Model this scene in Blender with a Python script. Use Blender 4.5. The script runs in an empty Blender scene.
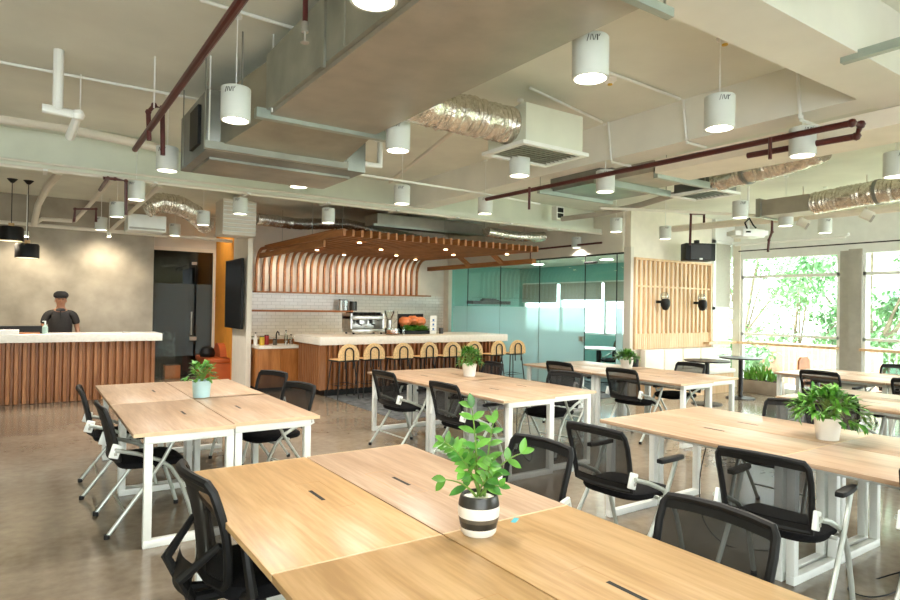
import bpy, bmesh, math, random
from mathutils import Vector, Matrix
random.seed(7)
SC = bpy.context.scene
COL = SC.collection
PI = math.pi
# ------------------------------------------------------------ camera frame
AX = Vector((0.825892428911614, -0.018874930952780936, -0.5635116971705223))
AY = Vector((-0.5636121031886214, 0.0, -0.8260395856975009))
AZ = Vector((0.0155914401443041, 0.99982185262252, -0.010638139531836873))
FPX = 616.805
EYE = Vector((0, 0, 1.6))
def at(px, py, x=None, y=None, z=None):
    """the point of the place seen at a picture position, on a plane of known x, y or z"""
    c = Vector((px - 450, -(py - 300), -FPX))
    d = Vector((AX.dot(c), AY.dot(c), AZ.dot(c)))
    if z is not None: t = (z - EYE.z) / d.z
    elif y is not None: t = y / d.y
    else: t = x / d.x
    return EYE + d * t
cam_d = bpy.data.cameras.new('camera'); cam = bpy.data.objects.new('camera', cam_d); COL.objects.link(cam)
cam.matrix_world = Matrix(((AX.x, AX.y, AX.z, 0), (AY.x, AY.y, AY.z, 0), (AZ.x, AZ.y, AZ.z, 1.6), (0, 0, 0, 1)))
cam_d.sensor_width = 36; cam_d.lens = FPX * 36 / 900; cam_d.clip_start = .05; cam_d.clip_end = 300
SC.camera = cam
SC.view_settings.view_transform = 'Standard'; SC.view_settings.look = 'None'
SC.view_settings.gamma = 1; SC.view_settings.use_curve_mapping = False
SC.view_settings.exposure = 0.5
SC.cycles.max_bounces = 8; SC.cycles.diffuse_bounces = 5; SC.cycles.transparent_max_bounces = 24
SC.cycles.sample_clamp_indirect = 6; SC.cycles.use_denoising = True
# ------------------------------------------------------------ materials
def srgb(h):
    if isinstance(h, str):
        h = h.lstrip('#'); v = [int(h[i:i+2], 16) / 255 for i in (0, 2, 4)]
    else: v = h
    return tuple((c / 12.92 if c <= .04045 else ((c + .055) / 1.055) ** 2.4) for c in v) + (1,)
def new_mat(name):
    m = bpy.data.materials.new(name); m.use_nodes = True
    nt = m.node_tree; b = nt.nodes['Principled BSDF']
    return m, nt, b
def mat(name, col, rough=.5, metal=0, var=.06, scale=6, bump=0, emit=0, spec=None, coat=0):
    m, nt, b = new_mat(name)
    c = srgb(col); N = nt.nodes.new; L = nt.links.new
    if emit:
        b.inputs['Base Color'].default_value = c
        b.inputs['Emission Color'].default_value = c; b.inputs['Emission Strength'].default_value = emit
        return m
    tc = N('ShaderNodeTexCoord'); no = N('ShaderNodeTexNoise'); no.inputs['Scale'].default_value = scale
    no.inputs['Detail'].default_value = 5
    L(tc.outputs['Object'], no.inputs['Vector'])
    r = N('ShaderNodeValToRGB'); L(no.outputs['Fac'], r.inputs[0])
    lo = tuple(max(0, v * (1 - var * 2)) for v in c[:3]) + (1,); hi = tuple(min(1, v * (1 + var * 2)) for v in c[:3]) + (1,)
    r.color_ramp.elements[0].position = .3; r.color_ramp.elements[0].color = lo
    r.color_ramp.elements[1].position = .7; r.color_ramp.elements[1].color = hi
    L(r.outputs[0], b.inputs['Base Color'])
    b.inputs['Roughness'].default_value = rough; b.inputs['Metallic'].default_value = metal
    if spec is not None: b.inputs['Specular IOR Level'].default_value = spec
    if coat: b.inputs['Coat Weight'].default_value = coat; b.inputs['Coat Roughness'].default_value = .15
    if bump:
        bp = N('ShaderNodeBump'); bp.inputs['Strength'].default_value = bump; bp.inputs['Distance'].default_value = .02
        L(no.outputs['Fac'], bp.inputs['Height']); L(bp.outputs[0], b.inputs['Normal'])
    return m
def wood(name, c1, c2, c3, rough=.4, sc=(9, .7, 9), rnd=.5, coat=0):
    m, nt, b = new_mat(name); N = nt.nodes.new; L = nt.links.new
    tc = N('ShaderNodeTexCoord'); mp = N('ShaderNodeMapping'); mp.inputs['Scale'].default_value = sc
    oi = N('ShaderNodeObjectInfo'); ad = N('ShaderNodeVectorMath'); ad.operation = 'ADD'
    cb = N('ShaderNodeCombineXYZ'); mu = N('ShaderNodeMath'); mu.operation = 'MULTIPLY'; mu.inputs[1].default_value = 17
    L(oi.outputs['Random'], mu.inputs[0]); L(mu.outputs[0], cb.inputs[0]); L(mu.outputs[0], cb.inputs[1])
    L(tc.outputs['Object'], ad.inputs[0]); L(cb.outputs[0], ad.inputs[1]); L(ad.outputs[0], mp.inputs['Vector'])
    n1 = N('ShaderNodeTexNoise'); n1.inputs['Scale'].default_value = 1.3; n1.inputs['Detail'].default_value = 6; n1.inputs['Distortion'].default_value = .6
    n2 = N('ShaderNodeTexNoise'); n2.inputs['Scale'].default_value = 7; n2.inputs['Detail'].default_value = 3
    L(mp.outputs[0], n1.inputs['Vector']); L(mp.outputs[0], n2.inputs['Vector'])
    mx = N('ShaderNodeMix'); mx.data_type = 'FLOAT'; mx.inputs['Factor'].default_value = .35
    L(n1.outputs['Fac'], mx.inputs[2]); L(n2.outputs['Fac'], mx.inputs[3])
    r = N('ShaderNodeValToRGB'); L(mx.outputs[0], r.inputs[0]); e = r.color_ramp.elements
    e[0].position = .38; e[0].color = srgb(c1); e[1].position = .62; e[1].color = srgb(c3)
    k = e.new(.5); k.color = srgb(c2)
    hs = N('ShaderNodeHueSaturation'); mr = N('ShaderNodeMapRange'); mr.inputs['To Min'].default_value = 1 - .12 * rnd; mr.inputs['To Max'].default_value = 1 + .12 * rnd
    L(oi.outputs['Random'], mr.inputs['Value']); L(mr.outputs[0], hs.inputs['Value']); L(r.outputs[0], hs.inputs['Color'])
    L(hs.outputs[0], b.inputs['Base Color']); b.inputs['Roughness'].default_value = rough
    if coat: b.inputs['Coat Weight'].default_value = coat; b.inputs['Coat Roughness'].default_value = .2
    return m
def glassy(name, tint, fac=.08, rough=.02, glare=(1, 1, 1)):
    m = bpy.data.materials.new(name); m.use_nodes = True; nt = m.node_tree; nt.nodes.clear(); N = nt.nodes.new; L = nt.links.new
    o = N('ShaderNodeOutputMaterial'); t = N('ShaderNodeBsdfTransparent'); t.inputs[0].default_value = tuple(tint) + (1,)
    g = N('ShaderNodeBsdfGlossy'); g.inputs['Roughness'].default_value = rough; g.inputs[0].default_value = tuple(glare) + (1,)
    f = N('ShaderNodeLayerWeight'); f.inputs['Blend'].default_value = .25; mr = N('ShaderNodeMapRange')
    mr.inputs['To Min'].default_value = fac * .5; mr.inputs['To Max'].default_value = min(1, fac * 4)
    L(f.outputs['Fresnel'], mr.inputs['Value']); mx = N('ShaderNodeMixShader'); L(mr.outputs[0], mx.inputs[0])
    L(t.outputs[0], mx.inputs[1]); L(g.outputs[0], mx.inputs[2]); L(mx.outputs[0], o.inputs[0]); return m
def mesh_fabric(name, col, cover, weave=0):
    m = bpy.data.materials.new(name); m.use_nodes = True; nt = m.node_tree; nt.nodes.clear(); N = nt.nodes.new; L = nt.links.new
    o = N('ShaderNodeOutputMaterial'); t = N('ShaderNodeBsdfTransparent'); p = N('ShaderNodeBsdfPrincipled')
    p.inputs['Base Color'].default_value = srgb(col); p.inputs['Roughness'].default_value = .6
    mx = N('ShaderNodeMixShader'); mx.inputs[0].default_value = cover
    L(t.outputs[0], mx.inputs[1]); L(p.outputs[0], mx.inputs[2]); L(mx.outputs[0], o.inputs[0]); return m
def film(name):
    """frosted film whose haze gets denser towards the floor"""
    m = bpy.data.materials.new(name); m.use_nodes = True; nt = m.node_tree; nt.nodes.clear(); N = nt.nodes.new; L = nt.links.new
    o = N('ShaderNodeOutputMaterial'); t = N('ShaderNodeBsdfTransparent'); t.inputs[0].default_value = (.9, 1, .98, 1)
    d = N('ShaderNodeBsdfDiffuse'); d.inputs[0].default_value = (.74, .84, .87, 1)
    tr = N('ShaderNodeBsdfTranslucent'); tr.inputs[0].default_value = (.7, .88, .9, 1)
    a = N('ShaderNodeMixShader'); a.inputs[0].default_value = .5; L(d.outputs[0], a.inputs[1]); L(tr.outputs[0], a.inputs[2])
    tc = N('ShaderNodeTexCoord'); sp = N('ShaderNodeSeparateXYZ'); L(tc.outputs['Object'], sp.inputs[0])
    mr = N('ShaderNodeMapRange'); mr.inputs['From Min'].default_value = 1.62; mr.inputs['From Max'].default_value = .5
    mr.inputs['To Min'].default_value = .62; mr.inputs['To Max'].default_value = .93
    L(sp.outputs[2], mr.inputs['Value']); mx = N('ShaderNodeMixShader'); L(mr.outputs[0], mx.inputs[0])
    L(t.outputs[0], mx.inputs[1]); L(a.outputs[0], mx.inputs[2]); L(mx.outputs[0], o.inputs[0]); return m
def floor_mat():
    m, nt, b = new_mat('polished_concrete'); N = nt.nodes.new; L = nt.links.new
    tc = N('ShaderNodeTexCoord')
    n1 = N('ShaderNodeTexNoise'); n1.inputs['Scale'].default_value = .9; n1.inputs['Detail'].default_value = 8; n1.inputs['Roughness'].default_value = .65
    n2 = N('ShaderNodeTexNoise'); n2.inputs['Scale'].default_value = 14; n2.inputs['Detail'].default_value = 6
    L(tc.outputs['Object'], n1.inputs['Vector']); L(tc.outputs['Object'], n2.inputs['Vector'])
    mx = N('ShaderNodeMix'); mx.data_type = 'FLOAT'; mx.inputs['Factor'].default_value = .3
    L(n1.outputs['Fac'], mx.inputs[2]); L(n2.outputs['Fac'], mx.inputs[3])
    r = N('ShaderNodeValToRGB'); e = r.color_ramp.elements; L(mx.outputs[0], r.inputs[0])
    e[0].position = .33; e[0].color = srgb('#6c6051'); e[1].position = .7; e[1].color = srgb('#9d907e')
    L(r.outputs[0], b.inputs['Base Color'])
    mr = N('ShaderNodeMapRange'); mr.inputs['To Min'].default_value = .08; mr.inputs['To Max'].default_value = .24
    L(n1.outputs['Fac'], mr.inputs['Value']); L(mr.outputs[0], b.inputs['Roughness'])
    b.inputs['Specular IOR Level'].default_value = .6
    return m
def tile_mat():
    m, nt, b = new_mat('subway_tile'); N = nt.nodes.new; L = nt.links.new
    tc = N('ShaderNodeTexCoord'); sp = N('ShaderNodeSeparateXYZ'); cb = N('ShaderNodeCombineXYZ')
    L(tc.outputs['Object'], sp.inputs[0]); L(sp.outputs[0], cb.inputs[0]); L(sp.outputs[2], cb.inputs[1])
    br = N('ShaderNodeTexBrick'); br.inputs['Scale'].default_value = 1; br.inputs['Brick Width'].default_value = .2; br.inputs['Row Height'].default_value = .075
    br.inputs['Mortar Size'].default_value = .004; br.inputs['Color1'].default_value = srgb('#f0eee4'); br.inputs['Color2'].default_value = srgb('#e8e5da'); br.inputs['Mortar'].default_value = srgb('#cbc8bc')
    L(cb.outputs[0], br.inputs['Vector']); L(br.outputs['Color'], b.inputs['Base Color']); b.inputs['Roughness'].default_value = .2
    bp = N('ShaderNodeBump'); bp.invert = True; bp.inputs['Strength'].default_value = .4; bp.inputs['Distance'].default_value = .01
    L(br.outputs['Fac'], bp.inputs['Height']); L(bp.outputs[0], b.inputs['Normal']); return m
MT = dict(
    oak=wood('oak_laminate', '#ae8857', '#bf9967', '#cda97a', .36, rnd=.3),
    edgeband=mat('pale_edge_band', '#d9c09a', .5), oakpink=wood('pinkish_oak_laminate', '#a48669', '#b4967a', '#c3a88d', .36, rnd=.3),
    oak_edge=wood('oak_edging', '#b58a5c', '#c0976a', '#cba577', .5),
    brown=wood('teak_slat', '#8b5935', '#9b6740', '#ab764d', .45, sc=(9, 9, .8), rnd=.2),
    cabinet=wood('teak_cabinet', '#9c5f2a', '#ae6e35', '#bd7d42', .4, sc=(8, 8, .7), rnd=.2),
    canopy=wood('canopy_timber', '#8b572a', '#9e6736', '#af7744', .45, sc=(9, .8, 9), rnd=.1),
    pale=wood('pale_ash', '#d3ad80', '#deba90', '#e7c8a2', .5, sc=(9, 9, .8), rnd=.1),
    rattan=mat('rattan_cane', '#ebbf85', .6, var=.12, scale=60),
    white=mat('white_powder_coat', '#e8ebe6', .35, var=.02),
    silver=mat('silver_paint', '#b9beb6', .35, metal=.35, var=.04),
    black=mat('black_plastic', '#131313', .5, var=.1, spec=.3),
    blackmetal=mat('black_metal', '#201e1c', .4, metal=.3, var=.1),
    fabric=mat('black_seat_fabric', '#0f0f11', .9, var=.2, scale=90, bump=.2, spec=.2),
    mesh=mesh_fabric('black_mesh', '#0c0c0d', .8),
    beige=mat('beige_paint', '#dbd6c9', .8, var=.03, scale=1.5),
    slab=mat('painted_slab', '#dde0d4', .85, var=.05, scale=1.2, bump=.1),
    beam=mat('painted_beam', '#e2e2d8', .8, var=.03, scale=2),
    palegreen=mat('pale_green_paint', '#d6dacb', .55, var=.04, scale=2),
    offwhite=mat('offwhite_paint', '#e6dfd0', .8, var=.02),
    concrete=mat('grey_plaster', '#9b9384', .75, var=.13, scale=2.2, bump=.05),
    grey=mat('grey_paint', '#a9a69c', .6, var=.05),
    counter=mat('white_stone', '#ece7dc', .25, var=.03, scale=20),
    floor=floor_mat(), tile=tile_mat(),
    galv=mat('galvanised_steel', '#a3a69c', .38, metal=.75, var=.12, scale=3, bump=.03),
    galvdark=mat('dark_steel', '#7d807a', .4, metal=.6, var=.15, scale=3),
    foil=mat('foil_insulation', '#d6d0c4', .27, metal=.9, var=.12, scale=25, bump=.5),
    insul=mat('duct_board', '#aaa496', .45, metal=.4, var=.05, scale=5),
    red=mat('red_sprinkler_paint', '#4a1a17', .4, var=.1),
    steelgreen=mat('steel_channel', '#a3aea4', .45, metal=.4, var=.05),
    lamp=mat('lamp_glow', '#fff2da', emit=14), warm=mat('warm_glow', '#ffe2b0', emit=10),
    turq=mat('turquoise_paint', '#8bc3b8', .7, var=.03, scale=2),
    orange=mat('orange_paint', '#eba038', .7, var=.03),
    seatorange=mat('orange_leather', '#b95a28', .5, var=.06),
    blind=mat('roller_blind', '#b3b0a3', .9, var=.03, scale=30),
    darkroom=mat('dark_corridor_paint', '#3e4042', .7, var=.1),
    carpet=mat('patterned_carpet', '#55585a', .95, var=.35, scale=9),
    leaf=mat('leaf_green', '#417b2c', .4, var=.25, scale=14), leafy=mat('leaf_light_green', '#629a38', .4, var=.2, scale=14),
    leafd=mat('leaf_deep_green', '#35682a', .35, var=.2, scale=14),
    stem=mat('green_stem', '#6b8a3c', .5), bark=mat('tree_bark', '#7d705e', .9, var=.2),
    soil=mat('potting_soil', '#3c2f24', .95, var=.3, scale=40), pebble=mat('white_pebbles', '#e2ded2', .6, var=.15, scale=60),
    potwhite=mat('white_ceramic', '#eeeae2', .3, var=.02), potblue=mat('pale_blue_ceramic', '#b5d8dc', .35, var=.03),
    glaze=mat('dark_glaze', '#34332f', .3, var=.2, scale=25, metal=.2), glazeb=mat('brown_glaze', '#5a5348', .4, var=.2, scale=25),
    glass=glassy('clear_glass', (.97, 1, .99), .06), tealglass=glassy('teal_tinted_glass', (.86, .95, .95), .04),
    darkglass=glassy('smoked_glass', (.42, .48, .5), .10), bottle=glassy('bottle_glass', (.85, .9, .88), .25),
    film=film('frosted_film'), greyfilm=mesh_fabric('grey_film', '#6d7a7e', .45),
    skin=mat('skin', '#8f654c', .5, var=.04), shirt=mat('charcoal_polo', '#201c1b', .85, var=.1, scale=40), hair=mat('black_hair', '#0f0d0c', .8, var=.2, scale=60),
    trouser=mat('dark_trousers', '#24242a', .9), eye=mat('eye_dark', '#1a1412', .3), lip=mat('lip', '#84503f', .5),
    screen=mat('tv_screen', '#111213', .4, var=.05, spec=.15), yellow=mat('yellow_plastic', '#d8b23a', .5), redp=mat('red_canister', '#a8231f', .4),
    copper=mat('warm_sheet_metal', '#9f9c8d', .3, metal=.7, var=.1, scale=3), shade=mat('pendant_shade', '#cdd3cd', .4, var=.01),
    steel=mat('brushed_steel', '#b9b8b3', .3, metal=.85, var=.1, scale=8), tomato=mat('orange_pepper', '#d9804e', .35, var=.15, scale=9),
    bluetape=mat('blue_tape', '#4bb3c4', .5), paper=mat('white_paper', '#f1f0ec', .8, var=.01), ink=mat('print_ink', '#3a6fb0', .7), inkb=mat('black_ink', '#26282a', .7),
    cyanliq=mat('sanitiser_gel', '#b3cfc6', .2), facade=mat('white_facade', '#f4f3ee', .8, var=.02), greenpane=mat('green_window', '#9fd6bd', .4, var=.05),
    terracotta=mat('terracotta_wall', '#c9977f', .8, var=.05), paving=mat('terrace_paving', '#d9d4c6', .8, var=.06), ground=mat('lawn', '#8aa06a', .9, var=.2, scale=1),
    treeleaf=mat('tree_foliage', '#7fa87b', .6, var=.25, scale=1.5), planter=mat('grey_planter', '#a39788', .8, var=.06), bamboo=mat('sealed_wood_board', '#a5673a', .5, var=.1),
)
# ------------------------------------------------------------ mesh helper
class MB:
    def __init__(s): s.bm = bmesh.new()
    def box(s, x0, x1, y0, y1, z0, z1, m=None):
        v = [s.bm.verts.new(p) for p in ((x0,y0,z0),(x1,y0,z0),(x1,y1,z0),(x0,y1,z0),(x0,y0,z1),(x1,y0,z1),(x1,y1,z1),(x0,y1,z1))]
        if m is not None:
            for q in v: q.co = m @ q.co
        for f in ((3,2,1,0),(4,5,6,7),(0,1,5,4),(1,2,6,5),(2,3,7,6),(3,0,4,7)): s.bm.faces.new([v[i] for i in f])
        return s
    def cbox(s, c, d, rz=0, rx=0, ry=0):
        m = Matrix.Translation(c) @ Matrix.Rotation(rz, 4, 'Z') @ Matrix.Rotation(ry, 4, 'Y') @ Matrix.Rotation(rx, 4, 'X')
        return s.box(-d[0]/2, d[0]/2, -d[1]/2, d[1]/2, -d[2]/2, d[2]/2, m)
    def bar(s, a, b, w, h, up=(0, 0, 1)):
        a = Vector(a); b = Vector(b); d = (b - a); L = d.length; d.normalize(); u = Vector(up)
        sd = d.cross(u)
        if sd.length < 1e-4: sd = d.cross(Vector((1, 0, 0)))
        sd.normalize(); u = sd.cross(d)
        m = Matrix(((d.x, sd.x, u.x, a.x), (d.y, sd.y, u.y, a.y), (d.z, sd.z, u.z, a.z), (0, 0, 0, 1)))
        return s.box(0, L, -w/2, w/2, -h/2, h/2, m)
    def tube(s, pts, r, seg=8, closed=False, caps=True, flat=None):
        pts = [Vector(p) for p in pts]; n = len(pts); rings = []; ref = None
        for i, p in enumerate(pts):
            if closed: t = pts[(i+1) % n] - pts[i-1]
            else: t = pts[min(i+1, n-1)] - pts[max(i-1, 0)]
            t.normalize()
            if ref is None:
                ref = t.cross(Vector((0, 0, 1)))
                if ref.length < .05: ref = t.cross(Vector((0, 1, 0)))
            else: ref = ref - t * ref.dot(t)
            ref.normalize(); u = ref.cross(t)
            rr = r[i] if isinstance(r, (list, tuple)) else r
            k = flat or 1
            rings.append([s.bm.verts.new(p + ref * math.cos(2*PI*j/seg) * rr + u * math.sin(2*PI*j/seg) * rr * k) for j in range(seg)])
        for i in range(n if closed else n - 1):
            A = rings[i]; B = rings[(i+1) % n]
            for j in range(seg): s.bm.faces.new((A[j], B[j], B[(j+1) % seg], A[(j+1) % seg]))
        if caps and not closed:
            s.bm.faces.new(rings[0]); s.bm.faces.new(rings[-1][::-1])
        return s
    def cyl(s, c, r, h, seg=24, r2=None):
        return s.lathe(((0, 0), (r, 0), (r if r2 is None else r2, h), (0, h)), c, seg)
    def lathe(s, prof, c=(0, 0, 0), seg=24):
        c = Vector(c); rings = []
        for (r, z) in prof:
            if r < 1e-6: rings.append([s.bm.verts.new(c + Vector((0, 0, z)))])
            else: rings.append([s.bm.verts.new(c + Vector((r * math.cos(2*PI*j/seg), r * math.sin(2*PI*j/seg), z))) for j in range(seg)])
        for A, B in zip(rings, rings[1:]):
            for j in range(seg):
                k = (j + 1) % seg
                if len(A) == 1 and len(B) == 1: continue
                if len(A) == 1: s.bm.faces.new((A[0], B[k], B[j]))
                elif len(B) == 1: s.bm.faces.new((A[j], A[k], B[0]))
                else: s.bm.faces.new((A[j], A[k], B[k], B[j]))
        return s
    def prism(s, poly, a, b, axis='z'):
        """polygon (2D) swept between a and b along an axis"""
        def P(u, v, w): return {'z': (u, v, w), 'y': (u, w, v), 'x': (w, u, v)}[axis]
        A = [s.bm.verts.new(P(u, v, a)) for u, v in poly]; B = [s.bm.verts.new(P(u, v, b)) for u, v in poly]
        s.bm.faces.new(A[::-1]); s.bm.faces.new(B); n = len(poly)
        for i in range(n): s.bm.faces.new((A[i], A[(i+1) % n], B[(i+1) % n], B[i]))
        return s
    def grid(s, f, nu, nv, thick=0):
        V = [[s.bm.verts.new(f(i / nu, j / nv)) for j in range(nv + 1)] for i in range(nu + 1)]
        for i in range(nu):
            for j in range(nv): s.bm.faces.new((V[i][j], V[i+1][j], V[i+1][j+1], V[i][j+1]))
        return s
    def leaf(s, base, d, up, L, W, bend=.25, n=4):
        """one pointed leaf, folded along its rib and bending down"""
        base = Vector(base); d = Vector(d).normalized(); sd = d.cross(Vector(up))
        if sd.length < .01: sd = d.cross(Vector((1, 0, 0)))
        sd.normalize(); u = sd.cross(d); prev = None
        for i in range(n + 1):
            t = i / n; w = W * .5 * math.sin(PI * min(1, t * .93 + .07)) ** .8
            c = base + d * (L * t) - u * (bend * L * t * t)
            if i == n: cur = [s.bm.verts.new(c)]
            else: cur = [s.bm.verts.new(c - sd * w + u * w * .3), s.bm.verts.new(c), s.bm.verts.new(c + sd * w + u * w * .3)]
            if prev:
                if len(cur) == 1:
                    s.bm.faces.new((prev[0], prev[1], cur[0])); s.bm.faces.new((prev[1], prev[2], cur[0]))
                else:
                    s.bm.faces.new((prev[0], prev[1], cur[1], cur[0])); s.bm.faces.new((prev[1], prev[2], cur[2], cur[1]))
            prev = cur
        return s
    def done(s, name, m, parent=None, bevel=0, smooth=True, normals=True, **kw):
        if normals: bmesh.ops.recalc_face_normals(s.bm, faces=s.bm.faces)
        if bevel:
            es = [e for e in s.bm.edges if len(e.link_faces) == 2 and e.calc_face_angle() > .6]
            bmesh.ops.bevel(s.bm, geom=es, offset=bevel, segments=2, affect='EDGES', profile=.5, clamp_overlap=True)
        for f in s.bm.faces: f.smooth = smooth
        if smooth:
            for e in s.bm.edges:
                if len(e.link_faces) == 2 and e.calc_face_angle() > .62: e.smooth = False
        me = bpy.data.meshes.new(name); s.bm.to_mesh(me); s.bm.free()
        me.materials.append(MT[m] if isinstance(m, str) else m)
        o = bpy.data.objects.new(name, me); COL.objects.link(o)
        if parent is not None: o.parent = parent
        for k, v in kw.items(): o[k] = v
        return o
def thing(name, label, cat, loc=(0, 0, 0), rz=0, group=None):
    o = bpy.data.objects.new(name, None); COL.objects.link(o); o.empty_display_size = .1
    o.location = loc; o.rotation_euler = (0, 0, rz); o['label'] = label; o['category'] = cat
    if group: o['group'] = group
    return o
def tag(o, label, cat, group=None):
    o['label'] = label; o['category'] = cat
    if group: o['group'] = group
    return o
def struct(mb, name, m, label=None, **k):
    o = mb.done(name, m, **k); o['kind'] = 'structure'
    if label: o['label'] = label
    return o
def dup(root, loc, rz, label, scale=None):
    r = root.copy(); COL.objects.link(r); r.location = loc; r.rotation_euler = (0, 0, rz); r['label'] = label
    if scale: r.scale = scale
    def rec(src, dst):
        for ch in list(src.children):
            c = ch.copy(); COL.objects.link(c); c.parent = dst; rec(ch, c)
    rec(root, r)
    return r
def first_then_copies(root, specs):
    """specs: (loc, rz, label); the built one takes the first place, copies take the rest"""
    for loc, rz, lab in specs[1:]: dup(root, loc, rz, lab)
    loc, rz, lab = specs[0]; root.location = loc; root.rotation_euler = (0, 0, rz); root['label'] = lab
def arc(cx, cz, r, a0, a1, n):
    return [(cx + r * math.cos(a0 + (a1 - a0) * i / n), cz + r * math.sin(a0 + (a1 - a0) * i / n)) for i in range(n + 1)]
def spot(name, loc, power, angle=100, blend=.6, col=(1, .86, .66), size=.06, tgt=None):
    l = bpy.data.lights.new(name, 'SPOT'); l.energy = power; l.spot_size = math.radians(angle); l.spot_blend = blend
    l.color = col; l.shadow_soft_size = size
    o = bpy.data.objects.new(name, l); COL.objects.link(o); o.location = loc
    if tgt is not None: o.rotation_euler = (Vector(tgt) - Vector(loc)).to_track_quat('-Z', 'Y').to_euler()
    return o
SLAB = 3.5; BEAM = 3.12
# ============================================================ THE SETTING
struct(MB().box(-5, 12.6, -4, 17, -.12, 0), 'floor', 'floor')
struct(MB().box(-5, 12.7, -4, 17, SLAB, SLAB + .2), 'ceiling', 'slab')
struct(MB().box(-5, 2.04, 13.5, 13.65, 0, SLAB), 'wall_reception', 'concrete')
struct(MB().box(3.33, 3.42, 11.55, 12.5, 0, SLAB), 'wall_television', 'offwhite')
struct(MB().box(3.40, 3.52, 12.5, 14.2, 0, SLAB), 'wall_alcove', 'orange')
struct(MB().box(3.46, 9.1, 13.42, 13.56, 0, 1.86), 'wall_bar_tiled', 'tile')
struct(MB().box(3.46, 9.1, 13.42, 13.56, 1.86, SLAB), 'wall_bar', 'offwhite')
struct(MB().box(8.95, 9.06, 13.2, 13.42, 0, 2.66), 'trim_1', 'offwhite')
struct(MB().box(9.06, 9.16, 7.63, 13.42, 2.66, SLAB), 'wall_partition_header', 'beige')
struct(MB().box(9.085, 9.165, 7.46, 7.62, 0, 2.75), 'trim_2', 'beige')
struct(MB().box(9.12, 11.66, 7.5, 7.625, 0, SLAB), 'wall_bench', 'offwhite')
# meeting room behind the glass
struct(MB().box(9.15, 11.8, 13.62, 13.75, 0, 2.72), 'wall_meeting_back', 'turq')
mb = MB().box(11.72, 11.85, 7.6, 13.7, 0, .95).box(11.72, 11.85, 7.6, 13.7, 2.3, 2.72).box(11.72, 11.85, 13.46, 13.62, .95, 2.3)
struct(mb, 'wall_meeting_side', 'turq')
struct(MB().box(9.18, 11.8, 7.6, 13.7, 2.72, 2.8), 'ceiling_meeting', 'offwhite')
struct(MB().box(9.2, 11.72, 7.64, 13.6, .0, .012), 'floor_meeting_carpet', 'carpet')
struct(MB().box(4.3, 9.02, 7.55, 13.4, .0, .008), 'floor_bar_carpet', 'carpet')
# corridor behind the smoked glass door
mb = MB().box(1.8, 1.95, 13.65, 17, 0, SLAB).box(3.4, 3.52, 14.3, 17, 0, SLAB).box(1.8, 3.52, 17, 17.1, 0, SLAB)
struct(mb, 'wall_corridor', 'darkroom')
struct(MB().box(-5.2, -5, -4, 17, 0, SLAB), 'wall_left_blocker', 'offwhite')  # unseen wall added so daylight enters mainly from the right
struct(MB().box(1.8, 7.5, -4.2, -4, 0, SLAB), 'wall_rear_blocker', 'offwhite')  # unseen partial wall, sized to keep bright sky out of the door's reflection
# beams
struct(MB().box(4.84, 5.14, -1, 8.3, BEAM, SLAB), 'trim_3', 'beam', 'beige ceiling beam running away from the viewer')
struct(MB().box(-5, 12.4, 1.62, 1.98, BEAM - .012, SLAB), 'trim_4', 'beam')
struct(MB().box(-5, 9.4, 8.35, 8.75, BEAM - .008, SLAB), 'trim_5', 'palegreen')
# window wall: outside face at x = 12.4
WX = 12.4
struct(MB().box(WX-.04, WX+.2, -4, 7.5, 2.74, SLAB).box(11.66, WX+.2, 7.42, 7.6, 3.06, SLAB), 'wall_window', 'white')
struct(MB().box(WX-.06, WX+.3, 4.98, 5.2, 0, 2.76).box(WX-.02, WX+.12, 5.2, 5.36, 0, 2.76), 'trim_6', 'grey', 'grey pillar between the windows')
struct(MB().box(WX-.06, WX+.08, 7.28, 7.44, 0, 3.3), 'trim_7', 'offwhite')
def window(n, y0, y1):
    f = MB()
    f.box(WX-.02, WX+.05, y0, y1, 2.28, 2.34).box(WX-.03, WX+.05, y0, y1, 2.68, 2.76).box(WX-.02, WX+.05, y0, y1, 1.10, 1.15)
    f.box(WX-.02, WX+.05, y0, y0+.05, .02, 2.7).box(WX-.02, WX+.05, y1-.05, y1, .02, 2.7).box(WX-.02, WX+.06, y0, y1, 0, .08)
    w = f.done('window_%d' % n, 'white'); w['kind'] = 'structure'
    MB().box(WX+.01, WX+.022, y0+.05, y1-.05, .08, 2.28).done('pane', 'glass', w)
    MB().box(WX+.01, WX+.022, y0+.05, y1-.05, 2.34, 2.68).done('pane', 'glass', w)
    MB().box(WX-.16, WX-.03, y0, y1, .92, .965).done('sill_rail', 'pale', w)
window(1, 5.36, 7.28); window(2, 2.7, 4.98); window(3, .2, 2.7); window(6, -2, .2)
# end window with blind and louvres, on the bench wall line
f = MB().box(11.66, 11.74, 7.45, 7.56, 0, 3.06).box(11.66, 12.36, 7.45, 7.56, 3.0, 3.08).box(11.66, 12.36, 7.45, 7.56, 1.62, 1.68).box(11.66, 12.36, 7.45, 7.56, 0, .1)
w4 = f.done('window_4', 'white'); w4['kind'] = 'structure'
MB().box(11.74, 12.34, 7.49, 7.5, 1.68, 3.0).done('blind', 'blind', w4)
lv = MB()
for k in range(9): lv.cbox((12.04, 7.49, .27 + k * .16), (.62, .02, .13), rx=.12)
lv.done('louvre', 'white', w4)
MB().box(11.74, 12.34, 7.53, 7.54, .1, 1.62).done('pane', 'glass', w4)
MB().box(11.3, 12.36, 7.3, 7.44, .92, .965).done('sill_rail', 'pale', w4)
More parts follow.
